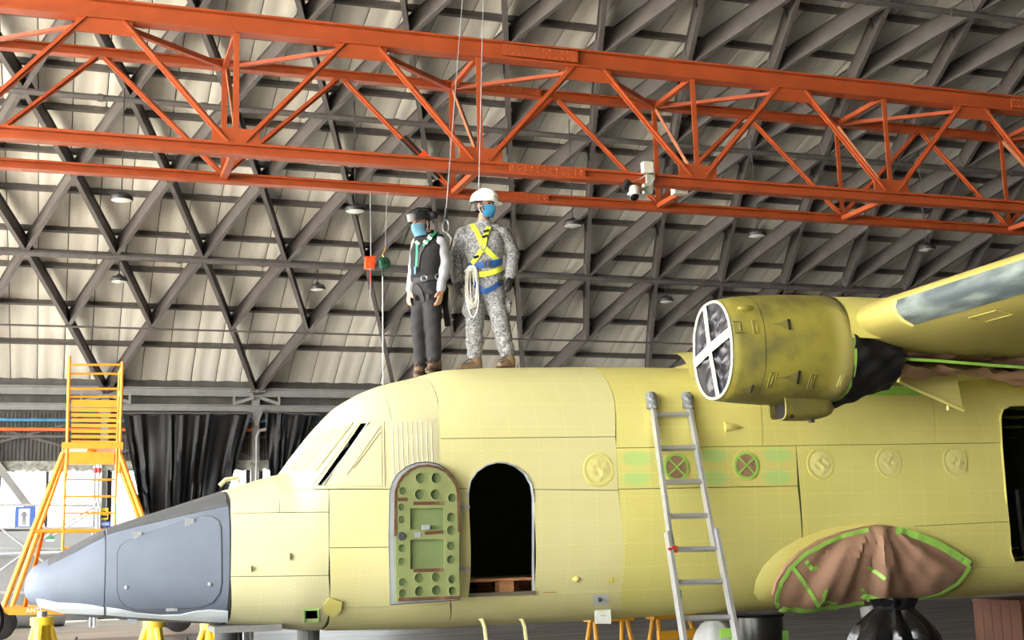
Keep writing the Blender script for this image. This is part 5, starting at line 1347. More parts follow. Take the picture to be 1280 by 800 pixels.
def trestle(px, py, Y, label, w=.3, bar=False):
    top = at(px, py, Y); top[2] = fB(top[0]) - .07; t = thing('trestle_stand', label, 'stand', (top[0], Y, 0), 'ochre trestle stands under the cabin')
    for sx in (-1, 1):
        for sy in (-1, 1):
            b = MB(); b.tube((top[0] + sx * w * .55, Y + sy * .06, top[2]), (top[0] + sx * w * .75, Y + sy * .32, .04), .024, 8); b.build('leg', M_JACK2, t, smooth=40)
            b = MB(); b.tube((top[0] + sx * w * .75, Y + sy * .32, .0), (top[0] + sx * w * .75, Y + sy * .32, .05), .05, 10); b.build('foot', M_JACK2, t)
    b = MB(); b.box((top[0], Y, top[2] + .03), (w * 1.5, .2, .07)); b.build('saddle_beam', M_JACK2, t)
    for z in ((.35,) if not bar else (.35, top[2] - .16)):
        b = MB(); b.box((top[0], Y - (.3 if z < .5 else .14), z), (w * 1.4, .06, .09 if bar else .05)); b.build('cross_bar', M_JACK2, t)
    return t
trestle(760, 752, 12.5, 'ochre tubular trestle below the cabin behind the white service flap', .32)
trestle(838, 750, 12.3, 'ochre trestle with a broad cross bar left of the ladder foot', .32, True)
# nose gear
XG = hit(300, 740)[0] + .0
b = MB(); b.tube((1.55, YC - .1, .55), (1.55, YC - .1, fB(1.5) + .25), .075, 14); ng = b.build('nose_gear_leg', M_CHROME, plane, smooth=40)
for dy in (-.22, .02):
    b = MB(); b.lathe([(.05, -.07), (.2, -.07), (.28, -.05), (.3, 0), (.28, .05), (.2, .07), (.05, .07)], (1.55, YC + dy, .32), (0, 1, 0), 24); b.build('nose_wheel', M_BLK, plane, smooth=40)
b = MB(); b.tube((1.38, YC - .2, .2), (1.38, YC - .2, fB(1.4) + .2), .1, 12); b.build('nose_gear_door', M_NOSEEDGE, plane, smooth=40)
b = MB(); b.box((1.5, YC - .45, fB(1.5) + .0), (.55, .5, .05)); b.build('belly_plate', M_STEEL, plane)
b = MB(); b.tube((2.12, YC, .0), (2.12, YC, fB(2.1) - .004), .1, 14)
t_ = b.build('support_post', mat('post_grey', srgb(96, 98, 98), .5), label='dark grey support post standing under the square port', cat='post')
# main wheel under its bag
p = at(1112, 790, 10.55)
b = MB(); b.tube((p[0], 10.75, .45), (p[0], 10.85, .98), .09, 12); b.build('main_gear_leg', M_STEEL, plane, smooth=40)
b = MB(); b.lathe([(.08, -.12), (.24, -.12), (.36, -.09), (.40, 0), (.36, .09), (.24, .12), (.08, .12)], (p[0], 10.6, .41), (0, 1, 0), 26); b.build('main_wheel', M_BLK, plane, smooth=40)
M_BAG = mat('glossy_bag_black', srgb(20, 20, 22), .25, spec=.6, bump=.5, bscale=7)
t = thing('wheel_cover_bag', 'glossy black plastic bag tied over the main wheel below the brown paper', 'plastic bag', (p[0], 10.6, 0))
rows = []
for i in range(26):
    f = i / 25; z = 1.07 * f
    r = float(np.interp(z, [0, .2, .55, .72, .83, .92, .99, 1.07], [.34, .42, .44, .41, .35, .25, .17, .22]))
    row = []
    for k in range(56):
        a = 2 * PI * k / 56; fold = 1 + (.05 + .12 * f) * math.sin(a * 11 + f * 5) * .8 + .05 * math.sin(a * 5 - f * 8 + 1) + .03 * math.sin(a * 23 + f * 13)
        row.append((p[0] - .04 * f + r * fold * math.cos(a), 10.50 + .72 * r * fold * math.sin(a) - .12 * f, z))
    rows.append(row)
b = MB(); b.grid(rows, closed_v=True); b.build('bag', M_BAG, t, smooth=50, fix=False)
b = MB(); b.path([(p[0] - .04 + .18 * math.cos(a), 10.39 + .13 * math.sin(a), .99) for a in np.linspace(0, 2 * PI, 25)[:-1]], .02, 6, closed=True); b.build('tie', M_CURTAIN, t)
# dark drum and wrapped bundle beside the ladder foot
p = at(946, 775, 11.9)
t = thing('steel_drum', 'dark steel drum standing under the fuselage right of the ladder', 'drum', (p[0], 11.9, 0))
b = MB(); b.lathe([(.001, .02), (.25, .02), (.26, 0), (.26, .3), (.27, .31), (.26, .33), (.26, .6), (.27, .61), (.26, .63), (.26, .9), (.001, .9)], (p[0], 11.9, 0), n=28); b.build('drum_body', mat('drum_dark_steel', srgb(70, 70, 66), .3, .7), t, smooth=30)
b = MB(); b.path([(p[0] + .265 * math.cos(a), 11.9 + .265 * math.sin(a), .89) for a in np.linspace(0, 2 * PI, 29)[:-1]], .014, 6, closed=True); b.build('drum_rim', M_BLK, t)
b = MB(); b.box((p[0] + .05, 11.63, .62), (.16, .02, .07)); b.build('tape_patch', M_TAPE, t)
b = MB(); b.box((p[0] + .2, 11.71, .68), (.07, .02, .12)); b.build('tape_patch', M_TAPE, t)
def bundle(px, py, Y, r, h, mt, label, tape):
    p = at(px, py, Y); t = thing('wrapped_bundle', label, 'bundle', (p[0], Y, 0))
    rows = []
    for i in range(18):
        f = i / 17; rr = r * (math.sin(min(1, f * 1.0 + .35) * PI * .5) if f < .65 else math.sqrt(max(.004, 1 - ((f - .65) / .35) ** 2)))
        rows.append([(p[0] + rr * (1 + .07 * math.sin(a * 5 + f * 6) + .05 * math.sin(a * 9 - f * 9)) * math.cos(a), Y + rr * (1 + .06 * math.sin(a * 7 + f * 5)) * math.sin(a), h * f) for a in np.linspace(0, 2 * PI, 33)[:-1]])
    b = MB(); b.grid(rows, closed_v=True); b.build('plastic_wrap', mt, t, smooth=50, fix=False)
    for (u, v, s) in tape:
        a = rad(-90 + u * 60); q = np.array([p[0] + r * 1.03 * math.cos(a), Y + r * 1.03 * math.sin(a), h * v])
        b = MB(); b.box(q, (s, .012, s * .7), np.array(Matrix.Rotation(a + PI / 2, 3, 'Z') @ Matrix.Rotation(u * .5, 3, 'Y'))); b.build('tape_patch', M_TAPE, t)
bundle(893, 790, 11.2, .22, .93, mat('clear_white_plastic', srgb(176, 178, 178), .3, bump=.5, bscale=12), 'pale plastic bundle patched with green tape behind the ladder foot', ((.0, .86, .12), (.5, .76, .14), (-.4, .7, .16), (.2, .6, .2)))
bundle(957, 797, 10.75, .26, .66, mat('grey_film', srgb(72, 72, 74), .25, bump=.5, bscale=10, spec=.7), 'low grey plastic wrapped bundle in front of the steel drum', ((-.7, .8, .08),))
# wooden crate at the right edge
p = at(1244, 748, 12.0); M_CRATE = mat('crate_brown', srgb(92, 54, 32), .75, var=.15, scale=4, stretch=(6, 6, .8))
t = thing('wooden_crate', 'brown wooden crate standing under the rear fuselage at the right edge', 'crate', (p[0] + .45, 12.0, 0))
for k in range(5):
    b = MB(); b.box((p[0] + .09 + k * .18, 11.63, .45), (.174, .03, .9)); b.build('plank', M_CRATE, t)
    b = MB(); b.box((p[0] + .09 + k * .18, 12.37, .45), (.174, .03, .9)); b.build('plank', M_CRATE, t)
    b = MB(); b.box((p[0] + .02, 11.71 + k * .15, .45), (.03, .144, .9)); b.build('plank', M_CRATE, t)
    b = MB(); b.box((p[0] + .88, 11.71 + k * .15, .45), (.03, .144, .9)); b.build('plank', M_CRATE, t)
b = MB(); b.box((p[0] + .45, 12.0, .915), (.92, .78, .03)); b.build('lid', M_CRATE, t)
# ------------------------------------------------------------------ the two people on the fuselage roof
from mathutils.bvhtree import BVHTree
def solid(name, parts, mt, parent, voxel=.008, smooth=4, puff=0.0, seed=1, wrinkle=0.0, wfreq=22.0):
    """join overlapping rounded shapes into one continuous skin"""
    b = MB()
    for p in parts: b.add(p.v, p.f)
    me = b.mesh('tmp'); ob = bpy.data.objects.new('tmp', me); COL.objects.link(ob)
    r = ob.modifiers.new('r', 'REMESH'); r.mode = 'VOXEL'; r.voxel_size = voxel; r.use_smooth_shade = True
    if smooth: s = ob.modifiers.new('s', 'SMOOTH'); s.factor = .5; s.iterations = smooth
    bpy.context.view_layer.update()
    new = bpy.data.meshes.new_from_object(ob.evaluated_get(bpy.context.evaluated_depsgraph_get())); bpy.data.objects.remove(ob); bpy.data.meshes.remove(me)
    n = len(new.vertices); V = np.zeros(n * 3); new.vertices.foreach_get('co', V); V = V.reshape(-1, 3)
    if wrinkle:
        Nn = np.zeros(n * 3); new.vertices.foreach_get('normal', Nn); Nn = Nn.reshape(-1, 3); q = V * wfreq + seed
        h = np.sin(q[:, 2] * 1.3 + 1.8 * np.sin(q[:, 0] * .9 + q[:, 1] * .5)) * np.sin(q[:, 0] * .6 + q[:, 2] * .35 + 2) + .6 * np.sin(q[:, 2] * 2.3 - q[:, 0] * 1.7 + q[:, 1])
        V = V + Nn * (h * wrinkle)[:, None]
    lo, hi = V.min(0), V.max(0); org = np.array([(lo[0] + hi[0]) / 2, (lo[1] + hi[1]) / 2, lo[2]])
    bv = BVHTree.FromPolygons([Vector(v) for v in V], [tuple(p.vertices) for p in new.polygons])
    new.vertices.foreach_set('co', (V - org).ravel()); new.update(); new.name = name
    new.polygons.foreach_set('use_smooth', [True] * len(new.polygons))
    new.materials.clear()
    o = link(name, new, mt, parent, org)
    return o, bv
def chain(pts, rs, n=14):
    """tapered rounded limb through joints"""
    b = MB()
    for i in range(len(pts) - 1): b.tube(pts[i], pts[i + 1], rs[i], n, rs[i + 1])
    for p, r in zip(pts, rs): b.ball(p, r, n, 9)
    return b
def ell(c, r, rot=None): b = MB(); b.ball(c, r, 18, 12, rot); return b
def loft_ell(secs, X, Y, n=24):
    """secs: (centre, half width along X, half depth along Y)"""
    b = MB(); P = [[np.asarray(c, float) + X * w * math.copysign(abs(math.cos(a)) ** .85, math.cos(a)) + Y * d * math.copysign(abs(math.sin(a)) ** .85, math.sin(a)) for a in np.linspace(0, 2 * PI, n + 1)[:-1]] for c, w, d in secs]
    b.grid(P, closed_v=True); b.add(P[0], [tuple(range(n))]); b.add(P[-1], [tuple(range(n))]); return b

class Figure:
    def __init__(s, px, py, name, label):
        s.o = at(px, py, YC); s.o[2] = fT(s.o[0]); s.t = nrm(np.array([-s.o[0], -s.o[1], 0])); s.r = np.array([-s.t[1], s.t[0], 0]); s.px, s.py = px, py
        s.th = thing(name, label, 'person', s.o)
        d = ray(px, py); c = CM @ (s.o - CO); s.k = FPX / c[2]
    def J(s, px, py, d=0.0):
        """joint seen at a pixel, d metres nearer to the viewer than the standing line"""
        rr = ray(px, py); f = (np.dot(s.o + s.t * d - CO, s.t)) / np.dot(rr, s.t); return CO + rr * f
    def ax(s, deg):
        """facing direction and its left-hand side; 0 = at the camera, +90 = towards picture right"""
        f = s.t * math.cos(rad(deg)) + s.r * math.sin(rad(deg)); side = np.cross((0, 0, 1), f); return f, side
def hand_parts(W, dirn, palm, thumb, sc=1.0, fat=1.0, curl=.35):
    """wrist, pointing direction, direction the palm looks, side of the thumb"""
    d = nrm(dirn); t = nrm(np.asarray(thumb) - d * np.dot(thumb, d)); p = nrm(np.cross(d, t));
    if np.dot(p, palm) < 0: p = -p
    R_ = np.array([t, p, d]).T; S = sc
    out = [chain([W - d * .01, W + d * .03 * S], [.028 * S * fat, .03 * S * fat]), ell(W + d * .055 * S, np.array([.042, .020, .052]) * S * fat, R_)]
    for k, (off, ln) in enumerate(((.030, .070), (.011, .080), (-.010, .074), (-.029, .058))):
        a = W + d * .085 * S + t * off * S; c1 = curl * (.8 + .12 * k)
        q = [a]; ang = c1 * .6
        for seg in (.45, .32, .23):
            v = d * math.cos(ang) + p * math.sin(ang); q.append(q[-1] + v * ln * S * seg); ang += c1
        out.append(chain(q, [.0105 * S * fat, .010 * S * fat, .009 * S * fat, .0078 * S * fat], 8))
    a = W + d * .03 * S + t * .032 * S
    out.append(chain([a, a + (t * .55 + d * .75 + p * .25) * .036 * S, a + (t * .62 + d * 1.5 + p * .6) * .036 * S], [.014 * S * fat, .0125 * S * fat, .010 * S * fat], 8))
    return out
def head_parts(c, f, side, s=1.0, tilt=0.0):
    up_ = nrm(np.array([0, 0, 1.0]) - f * math.sin(tilt) * -1 * 0 ); F = nrm(f * math.cos(tilt) - np.array([0, 0, 1]) * math.sin(tilt)); up_ = nrm(np.cross(F, -side)); up_ = up_ if up_[2] > 0 else -up_
    R_ = np.array([side, F, up_]).T
    P = lambda x, y, z: c + R_ @ (np.array([x, y, z]) * s)
    out = [ell(P(0, -.008, .03), np.array([.074, .094, .088]) * s, R_), ell(P(0, .02, -.045), np.array([.058, .062, .07]) * s, R_), ell(P(0, .055, -.088), np.array([.03, .026, .022]) * s, R_),
           chain([P(0, .088, .02), P(0, .108, -.022)], [.010 * s, .015 * s], 8), ell(P(0, .080, .035), np.array([.045, .014, .012]) * s, R_)]
    for e in (-1, 1):
        out += [ell(P(e * .074, -.01, -.008), np.array([.010, .02, .032]) * s, R_), ell(P(e * .036, .066, -.02), np.array([.024, .024, .02]) * s, R_)]
    out += [ell(P(0, .086, -.052), np.array([.024, .012, .008]) * s, R_), ell(P(0, .084, -.062), np.array([.02, .012, .008]) * s, R_)]
    return out, P, R_, F, up_
def cast(bv, px, py):
    d = nrm(ray(px, py)); h = bv.ray_cast(Vector(CO), Vector(d)); return (np.array(h[0]), np.array(h[1])) if h[0] is not None else (None, None)
def strap(bv, pts, w, mt, parent, name='strap', lift=.006, thick=.005, n=6):
    q = []
    for i in range(len(pts) - 1):
        for f in np.linspace(0, 1, n)[:-1]: q.append((pts[i][0] + (pts[i + 1][0] - pts[i][0]) * f, pts[i][1] + (pts[i + 1][1] - pts[i][1]) * f))
    q.append(pts[-1]); W = []; U = []
    for x, y in q:
        P, nn = cast(bv, x, y)
        if P is None: continue
        W.append(P + nn * lift); U.append(tuple(nn))
    if len(W) < 2: return None
    W = [W[0]] + [(W[i - 1] + 2 * W[i] + W[i + 1]) / 4 for i in range(1, len(W) - 1)] + [W[-1]]
    b = MB(); b.path(W, .01, 4, flat=(w, thick), up=U); return b.build(name, mt, parent, smooth=40)

M_SKIN = mat('skin', srgb(196, 146, 118), .55, var=.06, scale=12)
M_SKIN2 = mat('skin_tan', srgb(176, 122, 92), .55, var=.06, scale=12)
M_HAIR = mat('dark_hair', srgb(34, 28, 26), .7, bump=.4, bscale=60)
M_MASKBLUE = mat('surgical_mask_blue', srgb(140, 200, 226), .7, var=.04, bump=.2, bscale=40)
M_MASKDEEP = mat('surgical_mask_deep_blue', srgb(70, 160, 208), .7, var=.04, bump=.2, bscale=40)
M_EYE = mat('eye_dark', srgb(24, 20, 18), .2)
def camo(name):
    m, N, L, P = mat_new(name); tc = N.new('ShaderNodeTexCoord')
    sn = N.new('ShaderNodeVectorMath'); sn.operation = 'SNAP'; sn.inputs[1].default_value = (.007, .007, .007); L.new(tc.outputs['Object'], sn.inputs[0])
    col = None
    for sc, th, c in ((24, .52, srgb(162, 162, 161)), (38, .55, srgb(112, 113, 116)), (60, .58, srgb(84, 86, 90)), (80, .60, srgb(172, 172, 170))):
        nz = N.new('ShaderNodeTexNoise'); nz.inputs['Scale'].default_value = sc; nz.inputs['Detail'].default_value = 3; L.new(sn.outputs[0], nz.inputs['Vector'])
        if col is None:
            r = N.new('ShaderNodeRGB'); r.outputs[0].default_value = srgb(138, 139, 140); col = r.outputs[0]
        g = N.new('ShaderNodeMath'); g.operation = 'GREATER_THAN'; L.new(nz.outputs[0], g.inputs[0]); g.inputs[1].default_value = th
        mx = N.new('ShaderNodeMixRGB'); L.new(g.outputs[0], mx.inputs[0]); L.new(col, mx.inputs[1]); mx.inputs[2].default_value = c; col = mx.outputs[0]
    L.new(col, P.inputs['Base Color']); P.inputs['Roughness'].default_value = .85
    return m
M_CAMO = camo('grey_digital_camouflage')
M_LIME = mat('lime_webbing', srgb(214, 226, 60), .6, var=.05)
M_BLUEWEB = mat('blue_webbing', srgb(38, 84, 156), .6, var=.06)
M_GLOVE = mat('black_glove_knit', srgb(34, 34, 36), .85, bump=.3, bscale=80)
M_BOOT_ = mat('tan_suede_boot', srgb(138, 114, 88), .85, var=.12, scale=14)
M_SOLE = mat('dark_sole', srgb(62, 54, 46), .8)
M_ROPE = mat('white_rope', srgb(232, 230, 222), .8, bump=.4, bscale=120)
M_HELMW = mat('white_helmet_shell', srgb(240, 240, 238), .3, var=.02)
M_STRAPK = mat('black_webbing', srgb(30, 30, 32), .7)
M_RING = mat('harness_ring', srgb(170, 172, 176), .3, .8)

def boot(fig, ankle, heel, toe, parent, mt, h=.0, w=.046):
    z = fT(heel[0]) ; f = nrm((toe - heel) * (1, 1, 0)); sd = np.cross((0, 0, 1), f)
    H_ = np.array([heel[0], heel[1], z]); T_ = np.array([toe[0], toe[1], fT(toe[0])])
    parts = [chain([ankle, H_ + f * .05 + (0, 0, .10), H_ + f * .045 + (0, 0, .055)], [.056, .054, .05]), chain([H_ + f * .05 + (0, 0, .06), H_ + f * .13 + (0, 0, .055), T_ - f * .09 + (0, 0, .045), T_ - f * .045 + (0, 0, .042)], [.05, .05, w, w * .86])]
    o, bv = solid('boot', parts, mt, parent, .008, 3)
    L_ = np.linalg.norm((T_ - H_)[:2]); b = MB(); out = []
    for k in range(18):
        a = 2 * PI * k / 18; x = math.cos(a); y = math.sin(a); out.append(H_ + f * (L_ / 2 + (L_ / 2 + .006) * x) + sd * y * (.052 + .006 * x) + (0, 0, .003))
    b.prism(out, (0, 0, .026)); b.build('boot_sole', M_SOLE, o)
    for k in range(5):
        c = H_ + f * (.075 + .022 * k) + (0, 0, .145 - .016 * k); b = MB(); b.path([c - sd * .03 + f * .03, c + f * .05, c + sd * .03 + f * .03], .0045, 5); b.build('lace', M_SOLE, o)
    return o
def hard_hat(P, R_, up_, F, side, mt, parent, r=(.135, .152, .125), zc=.045, brim=.045):
    """dome with ridge, brim and peak around a head frame"""
    b = MB(); rows = []
    for i in range(11):
        el = i / 10 * PI / 2; row = []
        for k in range(32):
            a = 2 * PI * k / 32; cr = math.cos(el) ** .8
            row.append(P(r[0] * cr * math.cos(a), r[1] * cr * math.sin(a) - .005, zc + r[2] * math.sin(el) ** .9))
        rows.append(row)
    base = []
    for k in range(32):
        a = 2 * PI * k / 32; e = 1 + brim / r[0] * (.35 + .9 * max(0, math.sin(a)) ** 2)
        base.append(P(r[0] * e * math.cos(a), r[1] * e * math.sin(a) - .005, zc - .014 - .012 * max(0, math.sin(a))))
    under = [P(r[0] * .97 * math.cos(2 * PI * k / 32), r[1] * .97 * math.sin(2 * PI * k / 32) - .005, zc - .012) for k in range(32)]
    b.grid([under, base] + rows, closed_v=True); o = b.build('hard_hat', mt, parent, smooth=50, fix=True)
    for dx in (-.03, 0, .03):
        b = MB(); b.path([P(dx, -.13 * math.cos(t) * 1.12, zc + .006 + r[2] * math.sin(t) ** .9 * (1.0 - abs(dx) * .9)) for t in np.linspace(.35, PI - .35, 14)], .008, 6); b.build('helmet_ridge', mt, o, smooth=True)
    return o
def face_mask(P, mt, parent, s=1.0):
    b = MB(); rows = []
    for i in range(9):
        v = i / 8; z = .0 - .118 * v; row = []
        for k in range(15):
            a = rad(-72 + 144 * k / 14); ry = .100 + .022 * math.sin(PI * min(1, v * 1.15)) - (.012 * v) + (.018 * math.exp(-(a / .35) ** 2) * (1 - v)); rx = .072
            row.append(P(rx * math.sin(a) * 1.02, (ry * math.cos(a) * 1.02 + .004) + .0015 * math.sin(v * 22), z))
        rows.append(row)
    b.grid(rows); b.grid([[p + (0, 0, 0) for p in r] for r in rows]); o = b.build('face_mask', mt, parent, smooth=True, fix=False)
    for e in (-1, 1):
        for z in (-.01, -.1): b = MB(); b.path([P(e * .070, .035, z), P(e * .078, .0, -.01 + (z + .01) * .4), P(e * .083, -.02, -.004)], .0022, 5); b.build('ear_loop', M_INKW, o)
    return o

# ---- man in grey camouflage
G1 = Figure(608, 465, 'person', 'standing person in grey camouflage, white hard hat and lime and blue harness, head turned right')
J = G1.J
f0, s0 = G1.ax(-8); f1, s1 = G1.ax(52)
X_, Y_ = G1.r, G1.t
hc = J(605.5, 258, .01)
hp, HP, HR, HF, HU = head_parts(hc, f1, s1, 1.0, rad(4))
torso = [(J(607, 372, 0), .12, .10), (J(606, 360, 0), .175, .125), (J(606, 346, 0), .18, .125), (J(605.5, 332, .01), .168, .12), (J(605, 318, .02), .19, .13), (J(604.5, 304, .02), .21, .135), (J(604, 293, .01), .20, .12), (J(604, 286, 0), .13, .09), (J(604.5, 276, 0), .062, .062)]
aL = [J(577, 293.5, .0), J(570, 321, -.02), J(572, 352, .06)]; aR = [J(631, 293.5, .0), J(641, 317, -.03), J(638, 346, .05)]
lL = [J(596, 365, 0), J(593.5, 401, .05), J(593.5, 446, -.01)]; lR = [J(617, 365, 0), J(625, 400, .05), J(633.5, 443, -.01)]
hL = hand_parts(aL[2] + (0, 0, -.005), J(573, 369, .09) - aL[2], X_, Y_ * .8 + X_ * .3, .98); hR = hand_parts(aR[2] + (0, 0, -.005), J(637.5, 363, .08) - aR[2], -X_, Y_ * .8 - X_ * .3, .98)
thin = lambda secs, k: [(c, w * k, d * k) for c, w, d in secs]
body = hp + [chain([J(604.5, 284, 0), J(605, 270, .0)], [.06, .055]), loft_ell(thin(torso, .86), X_, Y_), chain(aL, [.062, .05, .034]), chain(aR, [.062, .05, .034]), chain(lL, [.088, .06, .042]), chain(lR, [.088, .06, .042])] + hL + hR
for l, toe in ((lL, J(572, 464, .10)), (lR, J(624, 464, .14))): body.append(chain([l[2], l[2] + (0, 0, -.06), np.array([toe[0], toe[1], fT(toe[0]) + .04]) * .6 + (l[2] + (0, 0, -.1)) * .4], [.04, .038, .03]))
bodyo, _ = solid('body', body, M_SKIN2, G1.th, .0065, 3)
for e in (-1, 1):
    b = MB(); b.ball(HP(e * .030, .083, .016), (.012, .012, .007), 8, 6); b.build('eye', M_EYE, G1.th)
    b = MB(); b.path([HP(e * .015, .094, .034), HP(e * .032, .090, .038), HP(e * .05, .078, .032)], .004, 5); b.build('eyebrow', M_HAIR, G1.th)
b = MB(); rows = [[HP(.0785 * math.cos(a) * q, (.100 * math.sin(a)) * q - .014, z) for a in np.linspace(rad(160), rad(380), 18)] for z, q in ((.07, .93), (.03, 1.0), (-.02, .97), (-.05, .86))]
b.grid(rows); b.build('hair', M_HAIR, G1.th, smooth=True, fix=False)
hh = hard_hat(HP, HR, HU, HF, s1, M_HELMW, G1.th, r=(.128, .148, .118), zc=.045, brim=.04)
for e in (-1, 1):
    b = MB(); b.path([HP(e * .085, .03, .05), HP(e * .076, .045, -.03), HP(e * .05, .06, -.10), HP(0, .07, -.118)], .006, 4, flat=(.012, .003), up=tuple(s1 * e)); b.build('chin_strap', M_STRAPK, hh)
    b = MB(); b.path([HP(e * .088, -.05, .045), HP(e * .08, -.01, -.03), HP(e * .06, .04, -.09)], .006, 4, flat=(.012, .003), up=tuple(s1 * e)); b.build('chin_strap', M_STRAPK, hh)
face_mask(HP, M_MASKDEEP, G1.th)
shirt_p = [loft_ell(thin(torso[1:], 1.0), X_, Y_), chain([aL[0] + X_ * .02 + (0, 0, -.005), aL[1], aL[2] + (0, 0, .01)], [.088, .072, .056]), chain([aR[0] - X_ * .02 + (0, 0, -.005), aR[1], aR[2] + (0, 0, .01)], [.088, .072, .056]), chain([J(590, 288.5, 0), J(604, 285, -.02), J(618, 288.5, 0)], [.075, .07, .075])]
shirt, bvS = solid('camouflage_shirt', shirt_p, M_CAMO, G1.th, .009, 5, wrinkle=.0032, seed=3)
b = MB()
for e, k in ((-1, 1), (1, -1)):
    p = [J(604 + e * 9, 279, -.01), J(604 + e * 8, 284, .07), J(604 + e * 2.5, 288, .11)]; b.path(p, .02, 4, flat=(.05, .01), up=(0, 0, 1))
b.build('shirt_collar', M_CAMO, G1.th, smooth=40)
b = MB(); b.path([J(600, 285, .115), J(604, 289, .12), J(608, 285, .115)], .02, 4, flat=(.05, .01), up=tuple(Y_)); b.build('undershirt', mat('undershirt_grey', srgb(150, 148, 146), .8), G1.th)
tr_p = [loft_ell([(J(607, 374, 0), .13, .105), (J(606.5, 362, 0), .185, .13), (J(606, 348, 0), .18, .125), (J(606, 340, 0), .175, .122)], X_, Y_), chain([lL[0], lL[1], lL[2] + (0, 0, .03)], [.112, .092, .078]), chain([lR[0], lR[1], lR[2] + (0, 0, .03)], [.112, .092, .078]),
        ell(J(583.5, 386, .03), (.045, .06, .085)), ell(J(635, 383, .02), (.035, .06, .085))]
tro, bvT = solid('camouflage_trousers', tr_p, M_CAMO, G1.th, .009, 5, wrinkle=.0045, seed=8, wfreq=26)
for c, W in ((-1, aL), (1, aR)):
    b = MB(); b.lathe([(.058, -.02), (.06, 0), (.057, .02)], W[2] + (0, 0, .005), nrm(W[1] - W[2]), 16); b.build('cuff', M_CAMO, G1.th, smooth=True)
gL = hand_parts(aL[2] + (0, 0, -.0), J(573, 369, .09) - aL[2], X_, Y_ * .8 + X_ * .3, 1.0, 1.2); gR = hand_parts(aR[2] + (0, 0, -.0), J(637.5, 363, .08) - aR[2], -X_, Y_ * .8 - X_ * .3, 1.0, 1.2)
solid('work_glove', gL, M_GLOVE, G1.th, .005, 2); solid('work_glove', gR, M_GLOVE, G1.th, .005, 2)
boot(G1, lL[2] + (0, 0, .02), J(602, 464, -.04), J(571, 467, .10), G1.th, M_BOOT_); boot(G1, lR[2] + (0, 0, .02), J(642, 462, -.05), J(622, 464, .13), G1.th, M_BOOT_)
hs = lambda pts, w, mt, nm='harness_strap', lift=.008: strap(bvS, pts, w, mt, G1.th, nm, lift)
hs([(590, 281), (596, 290), (603.5, 308), (613, 317), (624, 328)], .048, M_LIME); hs([(611, 285), (606, 297), (604.5, 309), (598, 319), (591, 330)], .048, M_LIME, lift=.014)
for q in (((607.5, 290), .03), ((606, 297), .03), ((596, 321), .03)):
    P, nn = cast(bvS, *q[0]); b = MB(); b.box(P + nn * .02, (.055, .02, .022), np.array(Matrix.Rotation(rad(-20), 3, 'Y'))); b.build('strap_buckle', M_STRAPK, G1.th)
P, nn = cast(bvS, 603.5, 309.5); b = MB(); b.path([P + nn * .025 + X_ * .022 * math.cos(a) + np.array([0, 0, 1]) * .022 * math.sin(a) for a in np.linspace(0, 2 * PI, 17)[:-1]], .005, 6, closed=True); b.build('chest_ring', M_RING, G1.th, smooth=True)
hs([(582, 334), (590, 333), (605, 331), (618, 329), (629, 326)], .062, M_BLUEWEB, 'waist_belt', .012); hs([(584, 345), (594, 344), (606, 343), (618, 340), (627, 335)], .05, M_LIME, 'lower_belt', .012)
for x in (606, 611):
    P, nn = cast(bvS, x, 331); b = MB(); b.box(P + nn * .022, (.02, .014, .06)); b.build('belt_buckle', M_RING, G1.th)
strap(bvT, [(592, 352), (598, 359), (606, 364.5), (616, 360), (628, 350)], .05, M_BLUEWEB, G1.th, 'leg_strap', .012)
strap(bvT, [(606, 364), (600, 362), (595, 356)], .055, M_BLUEWEB, G1.th, 'leg_strap', .016)
strap(bvT, [(627, 352), (630, 344), (629, 338)], .04, M_LIME, G1.th, 'leg_strap', .012)
P, nn = cast(bvT, 624, 352); b = MB(); b.box(P + nn * .022, (.05, .016, .04)); b.build('strap_buckle', M_STRAPK, G1.th)
# rope coil hanging from the belt
P, nn = cast(bvS, 586, 336)
rp_ = thing('rope_coil', 'coil of white rope hanging from the belt of the person in camouflage', 'rope', P + (0, 0, -.45))
rs = random.Random(4)
for k in range(9):
    L_ = .20 + rs.uniform(-.05, .06); wd = .030 + rs.uniform(0, .03); ox = rs.uniform(-.02, .035); oy = .05 + rs.uniform(0, .04); tilt = rs.uniform(-.06, .1)
    c = P + Y_ * oy + X_ * (ox + .012) + (0, 0, -L_ + .01); b = MB()
    b.path([c + X_ * (wd * math.sin(a) + tilt * L_ * .5 * -math.cos(a)) + np.array([0, 0, 1]) * L_ * math.cos(a) + Y_ * .012 * math.sin(2 * a + k) for a in np.linspace(0, 2 * PI, 29)[:-1]], .0062, 6, closed=True); b.build('rope_loop', M_ROPE, rp_, smooth=True)
b = MB(); b.path([P + Y_ * .05 + X_ * (.012 + .05 * math.cos(a)) + Y_ * .045 * math.sin(a) + np.array([0, 0, -.02 - .012 * a / 6.28]) for a in np.linspace(0, 12.5, 40)], .0062, 6); b.build('rope_whipping', M_ROPE, rp_, smooth=True)

